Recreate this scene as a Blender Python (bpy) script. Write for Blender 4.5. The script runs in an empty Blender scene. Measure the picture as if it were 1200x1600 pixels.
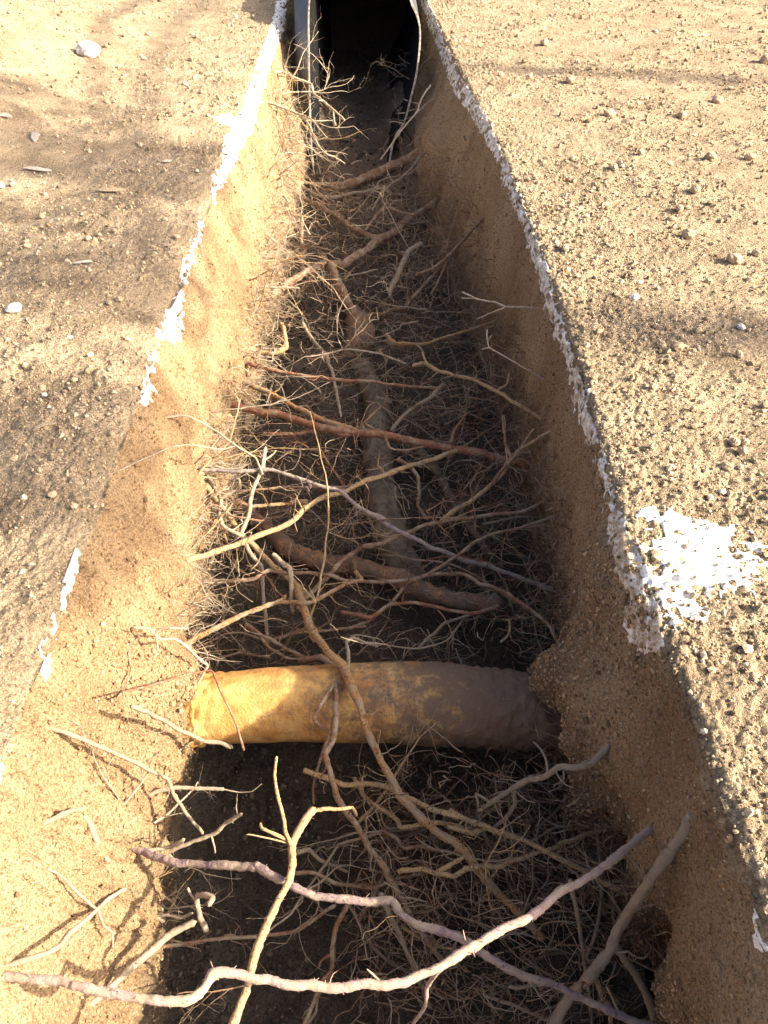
import bpy, math, random
import numpy as np

SC = bpy.context.scene
COL = SC.collection
random.seed(7)
RNG = np.random.default_rng(11)

# ---------------------------------------------------------------- camera, sky, sun, exposure
PITCH = math.radians(42.0)
FPX = 1209.0                                     # focal length of the photograph in its own pixels (1200 x 1600)
CAM = np.array([0.0, 0.0, 1.0])
cam = bpy.data.cameras.new('camera')
cam.sensor_fit = 'VERTICAL'
cam.sensor_height = 24.0
cam.lens = 24.0 * FPX / 1600.0
cam.clip_start = 0.02
cam.clip_end = 400.0
cam_o = bpy.data.objects.new('camera', cam)
COL.objects.link(cam_o)
cam_o.location = CAM.tolist()
cam_o.rotation_euler = (math.radians(90) - PITCH, 0, 0)
SC.camera = cam_o

SUN_K = 1.75                                     # run of a shadow across the trench for one unit of drop
SUN_AZ = math.radians(-12.0)                     # from +X towards +Y
SUN_EL = math.atan(math.cos(SUN_AZ) / SUN_K)
S_DIR = np.array([math.cos(SUN_EL) * math.cos(SUN_AZ), math.cos(SUN_EL) * math.sin(SUN_AZ), math.sin(SUN_EL)])

world = bpy.data.worlds.new('World')
SC.world = world
world.use_nodes = True
wn = world.node_tree.nodes
sky = wn.new('ShaderNodeTexSky')
sky.sky_type = 'NISHITA'
sky.sun_disc = False
sky.sun_elevation = SUN_EL
sky.sun_rotation = math.atan2(S_DIR[0], S_DIR[1])
sky.air_density = 0.55
sky.dust_density = 6.0
sky.ozone_density = 0.6
world.node_tree.links.new(sky.outputs[0], wn['Background'].inputs[0])
wn['Background'].inputs[1].default_value = 0.15

sun = bpy.data.lights.new('sun', 'SUN')
sun.energy = 5.0
sun.angle = math.radians(0.55)
sun.color = (1.0, 0.90, 0.73)
sun_o = bpy.data.objects.new('sun', sun)
COL.objects.link(sun_o)
from mathutils import Vector
sun_o.rotation_euler = Vector((-S_DIR).tolist()).to_track_quat('-Z', 'Y').to_euler()
sun_o.location = (S_DIR * 20).tolist()

SC.view_settings.view_transform = 'Standard'
SC.view_settings.look = 'None'
SC.view_settings.exposure = 1.64
SC.view_settings.gamma = 1.0
SC.view_settings.use_curve_mapping = False

# ---------------------------------------------------------------- helpers: sight lines, noise
CT, ST = math.cos(PITCH), math.sin(PITCH)

def sight(px, py):
    u = (px - 600.0) / FPX
    v = (800.0 - py) / FPX
    return np.array([u, CT + v * ST, -ST + v * CT])

def at_z(px, py, z):
    d = sight(px, py)
    return CAM + d * ((z - 1.0) / d[2])

def at_y(px, py, y):
    d = sight(px, py)
    return CAM + d * (y / d[1])

def at_x(px, py, x):
    d = sight(px, py)
    return CAM + d * (x / d[0])

def project(P):
    q = P - CAM
    f = q[:, 1] * CT - q[:, 2] * ST
    u = q[:, 1] * ST + q[:, 2] * CT
    f = np.where(np.abs(f) < 1e-4, 1e-4, f)
    return 600 + FPX * q[:, 0] / f, 800 - FPX * u / f, f

def h3(ix, iy, iz, seed):
    n = (ix.astype(np.uint32) * np.uint32(374761393) + iy.astype(np.uint32) * np.uint32(668265263)
         + iz.astype(np.uint32) * np.uint32(2147483647) + np.uint32(seed * 974711))
    n = (n ^ (n >> np.uint32(13))) * np.uint32(1274126177)
    n = n ^ (n >> np.uint32(16))
    n = n * np.uint32(2246822519)
    n = n ^ (n >> np.uint32(15))
    return (n & np.uint32(0xFFFFFF)).astype(np.float32) / np.float32(0xFFFFFF)

def vnoise(P, cell, seed=0):
    q = (P / cell).astype(np.float32)
    i = np.floor(q).astype(np.int64)
    f = q - i
    f = f * f * (3 - 2 * f)
    r = np.zeros(len(P), np.float32)
    for dx in (0, 1):
        wx = f[:, 0] if dx else 1 - f[:, 0]
        for dy in (0, 1):
            wy = f[:, 1] if dy else 1 - f[:, 1]
            for dz in (0, 1):
                wz = f[:, 2] if dz else 1 - f[:, 2]
                r += wx * wy * wz * h3(i[:, 0] + dx, i[:, 1] + dy, i[:, 2] + dz, seed)
    return r * 2 - 1

def fbm(P, cell, octs=3, seed=0):
    a, s, t = 1.0, np.zeros(len(P), np.float32), 0
    for o in range(octs):
        s += a * vnoise(P, cell / 2 ** o, seed + o * 17)
        t += a
        a *= .5
    return s / t

def lumps(P, cell, seed=0, keep=1.0):
    """Rounded grains: one bump in each cell of a jittered lattice, height 0..1."""
    q = (P / cell).astype(np.float32)
    i = np.floor(q).astype(np.int64)
    best = np.zeros(len(P), np.float32)
    for dx in (-1, 0, 1):
        for dy in (-1, 0, 1):
            for dz in (-1, 0, 1):
                cx, cy, cz = i[:, 0] + dx, i[:, 1] + dy, i[:, 2] + dz
                jx = cx + h3(cx, cy, cz, seed)
                jy = cy + h3(cx, cy, cz, seed + 1)
                jz = cz + h3(cx, cy, cz, seed + 2)
                rr = .35 + .55 * h3(cx, cy, cz, seed + 3)
                d2 = ((q[:, 0] - jx) ** 2 + (q[:, 1] - jy) ** 2 + (q[:, 2] - jz) ** 2) / rr ** 2
                b = np.sqrt(np.clip(1 - d2, 0, 1)) * rr
                if keep < 1:
                    b = np.where(h3(cx, cy, cz, seed + 4) < keep, b, 0)
                best = np.maximum(best, b)
    return best

def mesh_obj(name, V, quads, mat, parent=None, tris=None, smooth=True):
    """Link one mesh object from numpy arrays."""
    me = bpy.data.meshes.new(name)
    V = np.asarray(V, np.float32)
    nq = 0 if quads is None else len(quads)
    nt = 0 if tris is None else len(tris)
    me.vertices.add(len(V))
    me.vertices.foreach_set('co', V.ravel())
    me.loops.add(nq * 4 + nt * 3)
    li = []
    if nq: li.append(np.asarray(quads, np.int32).ravel())
    if nt: li.append(np.asarray(tris, np.int32).ravel())
    me.loops.foreach_set('vertex_index', np.concatenate(li))
    me.polygons.add(nq + nt)
    st = np.concatenate([np.arange(nq) * 4, nq * 4 + np.arange(nt) * 3]).astype(np.int32)
    me.polygons.foreach_set('loop_start', st)
    me.polygons.foreach_set('use_smooth', np.full(nq + nt, smooth, bool))
    me.update(calc_edges=True)
    me.materials.append(mat)
    o = bpy.data.objects.new(name, me)
    COL.objects.link(o)
    if parent is not None:
        o.parent = parent
    return o

def tag(o, label=None, cat=None, group=None, kind=None):
    if label: o['label'] = label
    if cat: o['category'] = cat
    if group: o['group'] = group
    if kind: o['kind'] = kind
    return o

# ---------------------------------------------------------------- materials
def new_mat(name):
    m = bpy.data.materials.new(name)
    m.use_nodes = True
    nt = m.node_tree
    b = nt.nodes['Principled BSDF']
    b.inputs['Roughness'].default_value = 1.0
    b.inputs['Specular IOR Level'].default_value = 0.15
    return m, nt, b

def N(nt, t, **kw):
    n = nt.nodes.new(t)
    for k, v in kw.items():
        setattr(n, k, v)
    return n

def noise(nt, co, scale, detail=4, rough=.6):
    n = N(nt, 'ShaderNodeTexNoise')
    n.inputs['Scale'].default_value = scale
    n.inputs['Detail'].default_value = detail
    n.inputs['Roughness'].default_value = rough
    nt.links.new(co, n.inputs['Vector'])
    return n.outputs['Fac']

def ramp(nt, fac, stops):
    r = N(nt, 'ShaderNodeValToRGB')
    e = r.color_ramp.elements
    while len(e) < len(stops): e.new(.5)
    for el, (p, c) in zip(e, stops):
        el.position = p
        el.color = (*c, 1)
    nt.links.new(fac, r.inputs[0])
    return r.outputs[0]

def mix(nt, fac, a, b, blend='MIX'):
    m = N(nt, 'ShaderNodeMix', data_type='RGBA', blend_type=blend)
    for s, i in ((fac, 0), (a, 6), (b, 7)):
        if hasattr(s, 'is_linked'): nt.links.new(s, m.inputs[i])
        elif i == 0: m.inputs[0].default_value = s
        else: m.inputs[i].default_value = (*s, 1)
    return m.outputs[2]

def bump(nt, h, dist, strength=1.0, prev=None):
    b = N(nt, 'ShaderNodeBump')
    b.inputs['Distance'].default_value = dist
    b.inputs['Strength'].default_value = strength
    nt.links.new(h, b.inputs['Height'])
    if prev is not None: nt.links.new(prev, b.inputs['Normal'])
    return b.outputs[0]

def pos(nt):
    return N(nt, 'ShaderNodeNewGeometry').outputs['Position']

def soil(name, dark, mid, light, grain=1.0, streak=False, humus_and_light=None):
    m, nt, b = new_mat(name)
    co = pos(nt)
    if streak:
        mp = N(nt, 'ShaderNodeMapping')
        mp.inputs['Scale'].default_value = (1, 1, .35)
        nt.links.new(co, mp.inputs[0])
        co2 = mp.outputs[0]
    else:
        co2 = co
    big = noise(nt, co2, 5.0, 5, .6)
    fine = noise(nt, co, 190 / grain, 3, .7)
    c1 = ramp(nt, big, [(.32, dark), (.5, mid), (.7, light)])
    c2 = ramp(nt, fine, [(.3, (.42, .39, .35)), (.5, (1, 1, 1)), (.72, (1.32, 1.28, 1.2))])
    c = mix(nt, 1.0, c1, c2, 'MULTIPLY')
    sp = noise(nt, co, 85 / grain, 4, .75)      # dark grains and pores
    c = mix(nt, ramp(nt, sp, [(.57, (0, 0, 0)), (.66, (.62, .62, .62))]), c, tuple(v * .28 for v in dark))
    c = mix(nt, ramp(nt, noise(nt, co, 260 / grain, 2, .6), [(.62, (0, 0, 0)), (.70, (.5, .5, .5))]), c, tuple(min(.6, v * 1.35) for v in light))
    if humus_and_light is not None:                       # dark damp soil of the lower layer, and light and shade painted on the floor by the pipe, per vertex when the ground is built
        at = N(nt, 'ShaderNodeAttribute', attribute_name='humus_and_light')
        c = mix(nt, at.outputs['Fac'], c, humus_and_light)
    nt.links.new(c, b.inputs['Base Color'])
    n1 = bump(nt, noise(nt, co, 420 / grain, 3, .7), .004, 1.0)
    n2 = bump(nt, noise(nt, co, 150 / grain, 3, .65), .009, 1.0, n1)
    nt.links.new(n2, b.inputs['Normal'])
    return m

M_GROUND = soil('sandy_soil', (.27, .20, .125), (.36, .275, .175), (.45, .35, .23), humus_and_light=(.06, .047, .036))
M_WALL = soil('cut_soil', (.25, .158, .082), (.345, .233, .127), (.43, .308, .178), streak=True, humus_and_light=(.080, .062, .046))
M_FLOOR = soil('dark_soil', (.045, .036, .027), (.075, .060, .045), (.115, .092, .068), humus_and_light=(.13, .092, .06))

def crumb_mat(name, stops):
    m, nt, b = new_mat(name)
    g = N(nt, 'ShaderNodeNewGeometry')
    c = ramp(nt, g.outputs['Random Per Island'], stops)
    f = noise(nt, g.outputs['Position'], 500, 2)
    c = mix(nt, 1.0, c, ramp(nt, f, [(.35, (.75, .73, .7)), (.65, (1.2, 1.18, 1.14))]), 'MULTIPLY')
    nt.links.new(c, b.inputs['Base Color'])
    return m
M_CRUMB = crumb_mat('soil_crumb', [(0, (.12, .085, .055)), (.25, (.27, .195, .12)), (.7, (.42, .32, .21)), (1, (.54, .44, .31))])
M_CRUMBW = crumb_mat('wall_soil_crumb', [(0, (.11, .07, .04)), (.3, (.25, .16, .085)), (.8, (.36, .24, .13)), (1, (.45, .32, .19))])
M_CRUMBD = crumb_mat('dark_soil_crumb', [(0, (.035, .028, .02)), (.6, (.075, .06, .045)), (1, (.14, .11, .08))])

def bark(name, a, bcol, spots=None, dust=None, dustiness=.5, scale=60, bd=.002):
    m, nt, b = new_mat(name)
    co = pos(nt)
    c = ramp(nt, noise(nt, co, scale, 4, .65), [(.3, a), (.7, bcol)])
    if spots is not None:
        c = mix(nt, ramp(nt, noise(nt, co, scale * 4, 2, .6), [(.56, (0, 0, 0)), (.64, (1, 1, 1))]), c, spots)
    if dust is not None:
        k = dustiness
        c = mix(nt, ramp(nt, noise(nt, co, 26, 5, .75), [(.62 - k * .4, (0, 0, 0)), (.72 - k * .3, (1, 1, 1))]), c, dust)
    nt.links.new(c, b.inputs['Base Color'])
    b.inputs['Roughness'].default_value = .85
    nt.links.new(bump(nt, noise(nt, co, 320, 4, .75), bd * 1.6, 1.0), b.inputs['Normal'])
    return m
DUST = (.30, .235, .16)
M_ROOT = {
    'brown': bark('brown_bark', (.16, .085, .05), (.30, .17, .10), (.08, .05, .035), DUST, .42),
    'red': bark('reddish_bark', (.22, .09, .05), (.34, .16, .09), (.10, .06, .04), DUST, .3),
    'orange': bark('orange_bark', (.31, .16, .065), (.44, .26, .11), (.06, .035, .02), DUST, .38),
    'stub': bark('dusty_red_bark', (.24, .11, .06), (.36, .20, .10), (.05, .035, .025), (.13, .10, .075), .55, 45),
    'golden': bark('golden_bark', (.38, .25, .12), (.50, .35, .18), (.16, .09, .045), DUST, .25),
    'grey': bark('soil_coated_bark', (.19, .15, .105), (.33, .26, .18), None, (.30, .235, .16), .6),
    'caked': bark('soil_caked_bark', (.07, .055, .042), (.15, .12, .09), None, (.19, .15, .105), .5, 35, .004),
    'pale': bark('pale_bark', (.33, .255, .175), (.47, .375, .27), None, DUST, .4),
    'pink': bark('pink_bark', (.40, .25, .21), (.50, .36, .30), (.26, .17, .14), (.40, .31, .21), .42),
    'lilac': bark('lilac_grey_bark', (.20, .155, .15), (.33, .27, .25), (.12, .08, .07), (.33, .26, .19), .42),
    'purple': bark('purple_bark', (.20, .13, .14), (.34, .245, .235), (.13, .08, .085), (.36, .28, .20), .46),
    'dark': bark('dark_bark', (.07, .05, .04), (.16, .115, .085), None, (.17, .13, .09), .4),
}

def paint_mat(name, wear, specks=None):
    m, nt, b = new_mat(name)
    co = pos(nt)
    c = mix(nt, ramp(nt, noise(nt, co, 45, 5, .75), [(.60 - wear, (0, 0, 0)), (.74 - wear * .7, (1, 1, 1))]), (.80, .76, .68), (.38, .28, .17))
    c = mix(nt, ramp(nt, noise(nt, co, 170, 3, .7), [(.58, (0, 0, 0)), (.70, (.8, .8, .8))]), c, (.40, .30, .19))
    if specks:
        for k, (col, th) in enumerate(specks):
            mp = N(nt, 'ShaderNodeMapping')
            mp.inputs['Location'].default_value = (3.1 * k, 1.7 * k, 0)
            nt.links.new(co, mp.inputs[0])
            c = mix(nt, ramp(nt, noise(nt, mp.outputs[0], 55, 2, .5), [(th, (0, 0, 0)), (th + .03, (1, 1, 1))]), c, col)
    nt.links.new(c, b.inputs['Base Color'])
    b.inputs['Roughness'].default_value = .8
    nt.links.new(bump(nt, noise(nt, co, 220, 4, .7), .003, .6), b.inputs['Normal'])
    return m
M_PAINT = paint_mat('white_paint', .02)
M_PAINTW = paint_mat('worn_white_paint', .20)
M_PAINTS = paint_mat('speckled_white_paint', .0, [((.75, .60, .18), .66), ((.45, .62, .72), .70)])

# ---------------------------------------------------------------- the ground with its trench
def geom(a, b, n, first):
    """n steps from a to b, the first of size `first`, growing evenly."""
    lo, hi = 1.0, 3.0
    for _ in range(60):
        g = (lo + hi) / 2
        s = first * n if abs(g - 1) < 1e-9 else first * (g ** n - 1) / (g - 1)
        if s < abs(b - a): lo = g
        else: hi = g
    k = np.arange(1, n + 1)
    s = first * (g ** k - 1) / (g - 1)
    return a + np.sign(b - a) * s / s[-1] * abs(b - a)

Yv = [-60, -30, -12, -6, -3, -1.5, -.8, -.4, -.15]
y = 0.0
while y < 8.4:
    Yv.append(y)
    y += .0040 + max(0, y - .3) * .0023 + (0.02 if y > 6.8 else 0) + (.006 if y < .2 else 0)
Yv += [9, 10, 12, 16, 24, 40, 70]
Yv = np.array(Yv)
NY = len(Yv)

I = np.interp
XLT = I(Yv, [.3, .72, 1.48, 2.69, 4.5, 6.2, 8], [-.525, -.534, -.556, -.597, -.65, -.70, -.72])
XRT = I(Yv, [.3, .77, 1.11, 1.68, 2.95, 4.5, 6.65, 8], [.464, .453, .447, .476, .473, .40, .30, .28])
XLB = I(Yv, [.4, .9, 1.6, 2.3, 2.9, 4.5, 8], [-.415, -.46, -.485, -.455, -.455, -.45, -.45])
XRB = I(Yv, [.4, 1, 1.65, 2.25, 2.9, 3.4, 4.5, 8], [.455, .42, .435, .41, .335, .265, .19, .19])
ZF = I(Yv, [-1.5, .75, .95, 1.1, 1.5, 4.2, 5, 7.2], [-.62, -.64, -.63, -.57, -.555, -.545, -.50, -.38])
fade = np.clip(I(Yv, [-4, -2.0, 7.0, 7.9], [0, 1, 1, 0]), 0, 1)
ZF = ZF * fade

NG, NW, NF = 210, 120, 170
gr_steps = geom(0, 3.0, NG, .0036)
out = np.array([3.6, 5, 8, 14, 25, 45, 80])
cols = []                                        # (zone, parameter)
zone, par = [], []
for s in np.concatenate([out[::-1], gr_steps[::-1]]): zone.append(0); par.append(s)
for k in range(NW): zone.append(1); par.append(k / NW)
for k in range(NF): zone.append(2); par.append(k / NF)
for k in range(NW + 1): zone.append(3); par.append(k / NW)
for s in np.concatenate([gr_steps, out]): zone.append(4); par.append(s)
zone = np.array(zone); par = np.array(par)
NX = len(zone)
B = np.zeros((NY, NX, 3))
B[:, :, 1] = Yv[:, None]
z0, z1, z2, z3, z4 = [np.where(zone == k)[0] for k in range(5)]
B[:, z0, 0] = XLT[:, None] - par[z0][None]
p = par[z1][None]
B[:, z1, 0] = XLT[:, None] + (XLB - XLT)[:, None] * (p ** 1.15)
B[:, z1, 2] = ZF[:, None] * p
p = par[z2][None]
B[:, z2, 0] = XLB[:, None] + (XRB - XLB)[:, None] * p
B[:, z2, 2] = ZF[:, None] * (1 + .05 * np.sin(np.pi * p) - .0)
p = par[z3][None]
B[:, z3, 0] = XRB[:, None] + (XRT - XRB)[:, None] * (p ** .9)
B[:, z3, 2] = ZF[:, None] * (1 - p)
B[:, z4, 0] = XRT[:, None] + par[z4][None]
# gentle shape of the banks
lx = -(B[:, z0, 0] - XLT[:, None]); ly = B[:, z0, 1]
mound = .34 * np.exp(-((lx - 1.9) / .75) ** 2 - ((ly - 4.6) / 1.3) ** 2) + .16 * np.exp(-((lx - 1.35) / .35) ** 2 - ((ly - 3.35) / .35) ** 2)
mound += .05 * np.exp(-((lx - .35) / .22) ** 2 - ((ly - 2.0) / .35) ** 2) - .05 * np.exp(-((lx - .25) / .16) ** 2 - ((ly - 1.05) / .22) ** 2)
B[:, z0, 2] += mound
spoil = .8 * np.exp(-((B[:, :, 0] + .1) / .9) ** 2 - ((B[:, :, 1] - 8.7) / .8) ** 2)
B[:, :, 2] += spoil

# round the corners of the section
wcol = np.zeros(NX)
for c, w in ((z1[0], 34), (z2[0], 16), (z3[0], 16), (z4[0], 5)):
    wcol = np.maximum(wcol, np.clip(1 - np.abs(np.arange(NX) - c) / w, 0, 1))
wrow = np.ones((NY, 1))
for it in range(60):
    L = (B[:, :-2] + B[:, 2:]) / 2 - B[:, 1:-1]
    L[:, :, 1] = 0
    B[:, 1:-1] += L * np.minimum(1, wcol[1:-1] * 1.6)[None, :, None] * .9

cw = np.clip(1 - np.abs(np.arange(NX) - z1[0]) / 95, 0, 1)
a0, a1 = z1[0] - 96, z1[0] + 96
rw = np.clip((3.6 - Yv) / 2.2, .10, 1)[:, None]
for it in range(360):
    T_ = B[:, a0:a1]
    L = (T_[:, :-2] + T_[:, 2:]) / 2 - T_[:, 1:-1]
    L[:, :, 1] = 0
    T_[:, 1:-1] += L * (np.minimum(1, cw[a0 + 1:a1 - 1] * 1.8)[None] * rw)[:, :, None] * .95

def bulge(P, c, r, d):
    q = (P - np.array(c)) / np.array(r)
    w = np.exp(-(q ** 2).sum(-1))
    P += w[..., None] * np.array(d)
bulge(B, (-.50, .97, -.44), (.13, .14, .15), (.085, 0, .03))        # collar of soil where the big root leaves the bank
bulge(B, (.42, .97, -.40), (.14, .13, .16), (-.09, 0, .03))
bulge(B, (.43, .80, -.32), (.10, .16, .14), (-.045, 0, .02))
bulge(B, (.45, 1.05, -.10), (.06, .10, .06), (-.035, 0, .0))
bulge(B, (.455, .50, -.55), (.14, .10, .14), (.09, 0, 0))
bulge(B, (.43, .66, -.50), (.12, .07, .08), (.07, 0, 0))
bulge(B, (-.44, .62, -.40), (.10, .12, .12), (.05, 0, .03))
bulge(B, (-.42, .50, -.5), (.10, .15, .12), (.04, 0, 0))
bulge(B, (.22, 4.3, -.30), (.12, .35, .16), (-.07, 0, 0))
bulge(B, (.16, 5.3, -.5), (.15, .8, .25), (0, 0, .20))
bulge(B, (-.47, 5.3, -.5), (.12, .8, .2), (0, 0, .10))
bulge(B, (.33, 3.3, -.33), (.10, .3, .2), (.035, 0, 0))
bulge(B, (-.46, 1.9, -.38), (.08, .25, .1), (-.03, 0, 0))
bulge(B, (-.47, 2.9, -.30), (.08, .2, .12), (.03, 0, 0))

def grid_normals(G):
    dx = np.zeros_like(G); dy = np.zeros_like(G)
    dx[:, 1:-1] = G[:, 2:] - G[:, :-2]; dx[:, 0] = G[:, 1] - G[:, 0]; dx[:, -1] = G[:, -1] - G[:, -2]
    dy[1:-1] = G[2:] - G[:-2]; dy[0] = G[1] - G[0]; dy[-1] = G[-1] - G[-2]
    n = np.cross(dx, dy)
    return n / np.maximum(np.linalg.norm(n, axis=-1, keepdims=True), 1e-12)

NRM = grid_normals(B).reshape(-1, 3)
F = B.reshape(-1, 3)
ZN = np.tile(zone, NY)
near = ((F[:, 1] > -.2) & (F[:, 1] < 8.5) & (np.abs(F[:, 0]) < 3.7))
idx = np.where(near)[0]
P = F[idx].astype(np.float32)
zn = ZN[idx]
def zw(a, b, c, d, e):
    return np.array([a, b, c, d, e], np.float32)[zn]
D = np.zeros(len(idx), np.float32)
D += fbm(P, .33, 3, 1) * zw(.022, .016, .022, .012, .012)
Pw = P * np.array([1, 1, .45], np.float32)
D += fbm(Pw, .10, 3, 5) * zw(.008, .014, .020, .013, .006)
low = np.clip((-P[:, 2] - .20) / .25, 0, 1)
nearw = np.clip((1.5 - P[:, 1]) / .4, 0, 1)
D += fbm(P * np.array([1, 1.3, .7], np.float32), .13, 4, 15) * low * (zw(0, .03, 0, .018, 0) + nearw * zw(0, .0, 0, .085, 0))
D += fbm(P * np.array([1, 1, .22], np.float32), .15, 3, 23) * zw(0, .020, 0, .006, 0)
D += np.maximum(0, fbm(P, .06, 3, 29) - .05) * zw(.004, .030, 0, .016, 0)
D -= zw(0, 0, 0, .012, 0) * np.abs(fbm(P * np.array([1, 1.6, .3], np.float32), .16, 3, 19))
patch = np.clip(fbm(P, .22, 3, 31) * 1.6 + .55, 0, 1)
low = np.clip((-P[:, 2] - .25) / .25, 0, 1)
Lg = lumps(P, .045, 40, .45) * (zw(.010, .004, .022, .004, .006) + low * zw(0, .012, 0, .010, 0))
Md = lumps(P, .018, 50, .8) * (zw(.0075, .0052, .010, .0050, .0066) + low * zw(0, .004, 0, .003, 0))
Sm = lumps(P, .0095, 60) * zw(.0058, .0046, .0050, .0046, .0068)
D += Lg * patch + Md * (.35 + .65 * patch) + Sm
# crumbs slide down and gather round the roots' collars; short cracks in the sunlit face
crack = np.abs(fbm(P * np.array([1, 2.2, .6], np.float32), .16, 3, 71))
D -= np.where((zn == 1), np.clip(.035 - crack, 0, .035) * .45, 0)
F[idx] += NRM[idx] * D[:, None]
hum_light = np.zeros(len(F), np.float32)
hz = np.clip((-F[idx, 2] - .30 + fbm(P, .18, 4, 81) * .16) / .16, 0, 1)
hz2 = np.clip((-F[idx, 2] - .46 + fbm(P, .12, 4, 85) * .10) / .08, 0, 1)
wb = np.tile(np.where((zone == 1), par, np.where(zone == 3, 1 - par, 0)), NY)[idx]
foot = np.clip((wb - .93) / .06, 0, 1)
hum_light[idx] = np.where(zn == 3, np.maximum(hz * .7, foot), np.where(zn == 1, np.maximum(hz2 * .8, foot), 0))
farw = np.clip((P[:, 1] - 3.4 + fbm(P, .3, 3, 87) * .6) / .9, 0, 1)  # floor colour lightened towards the pipe, standing in for light reaching there
farw = farw * (1 - np.clip((P[:, 1] - 4.6) / .7, 0, 1) * .75)  # and darkened again within it, painting the shade inside the pipe
hum_light[idx] = np.where(zn == 2, farw, hum_light[idx] * (1 - np.clip((P[:, 1] - 3.4) / .9, 0, 1) * .8))
GRID = F.reshape(NY, NX, 3)
NRM2 = grid_normals(GRID)

def grid_patch(name, j0, j1, mat, i0=0, i1=None):
    """Columns j0..j1 of the ground grid as one object."""
    i1 = NY - 1 if i1 is None else i1
    sub = GRID[i0:i1 + 1, j0:j1 + 1]
    h, w = sub.shape[:2]
    k = np.arange(h * w).reshape(h, w)
    q = np.stack([k[:-1, :-1], k[:-1, 1:], k[1:, 1:], k[1:, :-1]], -1).reshape(-1, 4)
    o = mesh_obj(name, sub.reshape(-1, 3), q, mat)
    a = o.data.attributes.new('humus_and_light', 'FLOAT', 'POINT')
    a.data.foreach_set('value', hum_light.reshape(NY, NX)[i0:i1 + 1, j0:j1 + 1].ravel())
    o['kind'] = 'structure'
    return o
grid_patch('ground', 0, z1[0], M_GROUND)
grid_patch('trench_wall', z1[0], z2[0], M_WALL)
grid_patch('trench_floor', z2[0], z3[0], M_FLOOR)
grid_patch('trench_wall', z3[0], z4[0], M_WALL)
grid_patch('ground', z4[0], NX - 1, M_GROUND)

# ---------------------------------------------------------------- white paint marks: crusts of paint on the soil
PX, PY, PF = project(GRID.reshape(-1, 3))
PX = PX.reshape(NY, NX); PY = PY.reshape(NY, NX); PF = PF.reshape(NY, NX)

def inside(poly, x, yy):
    c = np.zeros(x.shape, bool)
    n = len(poly)
    for a in range(n):
        x1, y1 = poly[a]; x2, y2 = poly[(a + 1) % n]
        cond = ((y1 > yy) != (y2 > yy))
        with np.errstate(divide='ignore', invalid='ignore'):
            xi = (x2 - x1) * (yy - y1) / (y2 - y1 + 1e-9) + x1
        c ^= cond & (x < xi)
    return c

WOB = (fbm(GRID.reshape(-1, 3).astype(np.float32), .05, 4, 91) + .75 * vnoise(GRID.reshape(-1, 3).astype(np.float32), .010, 93)).reshape(NY, NX)
HOLE = (fbm(GRID.reshape(-1, 3).astype(np.float32), .03, 3, 95) * .6 + vnoise(GRID.reshape(-1, 3).astype(np.float32), .011, 99) * .55).reshape(NY, NX)

def paint(poly, j0, j1, mat, label, wob=14, hole=.45, thick=.0016):
    sc = np.clip(1.3 / np.maximum(PF, .3), .25, 1.2)
    m = inside(poly, PX + WOB * wob * sc, PY + WOB * wob * .6 * sc) & (PF > 0) & (HOLE < hole)
    m[:, :j0] = False; m[:, j1 + 1:] = False
    m[GRID[:, :, 1] < .1] = False
    q = m[:-1, :-1] & m[:-1, 1:] & m[1:, 1:] & m[1:, :-1]
    ii, jj = np.where(q)
    if len(ii) == 0:
        print('no paint', label); return None
    k = np.arange(NY * NX).reshape(NY, NX)
    quads = np.stack([k[ii, jj], k[ii, jj + 1], k[ii + 1, jj + 1], k[ii + 1, jj]], -1)
    used, inv = np.unique(quads, return_inverse=True)
    inv = inv.reshape(-1, 4)
    top = GRID.reshape(-1, 3)[used] + NRM2.reshape(-1, 3)[used] * thick
    # rim: boundary edges go down into the soil
    e = np.concatenate([inv[:, [0, 1]], inv[:, [1, 2]], inv[:, [2, 3]], inv[:, [3, 0]]])
    key = np.sort(e, 1); key = key[:, 0] * len(used) + key[:, 1]
    u, first, cnt = np.unique(key, return_index=True, return_counts=True)
    be = e[first[cnt == 1]]
    bot = top - NRM2.reshape(-1, 3)[used] * (thick + .003)
    n = len(used)
    e_all = np.concatenate([e, e[:, ::-1]])
    for _ in range(1):
        acc = np.zeros_like(top); ct = np.zeros(n)
        np.add.at(acc, e_all[:, 0], top[e_all[:, 1]]); np.add.at(ct, e_all[:, 0], 1)
        top = top * .4 + acc / ct[:, None] * .6
    top = top + NRM2.reshape(-1, 3)[used] * .0006
    side = np.stack([be[:, 1], be[:, 0], be[:, 0] + n, be[:, 1] + n], -1)
    o = mesh_obj('paint_mark', np.concatenate([top, bot]), np.concatenate([inv, side]), mat)
    return tag(o, label, 'paint mark', 'white paint marks along the trench')

L0, L1 = z0[0] + 20, z1[60]
paint([(436, -30), (452, -10), (446, 40), (425, 100), (400, 190), (372, 250), (350, 290), (336, 325), (326, 300), (346, 245), (352, 215), (378, 165), (400, 95), (425, 30)],
      L0, L1, M_PAINT, 'long bright white paint stripe on the sunlit trench rim beside the pipe')
paint([(330, 183), (360, 176), (374, 190), (368, 200), (345, 196)], L0, z1[0], M_PAINT, 'small white paint spatter joining the long stripe on the sunlit rim', 10)
paint([(316, 334), (320, 350), (310, 395), (298, 430), (284, 470), (288, 520), (276, 545), (258, 530), (250, 545), (240, 590), (246, 612), (232, 640), (213, 632), (222, 590), (246, 530), (258, 480), (290, 410), (302, 365)],
      L0, L1, M_PAINT, 'ragged white paint streak with holes midway along the sunlit rim', 16, .42)
paint([(122, 845), (127, 880), (112, 930), (98, 962), (88, 955), (92, 915), (108, 870)], L0, L1, M_PAINT, 'short white paint dash on the sunlit bank', 8)
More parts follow.
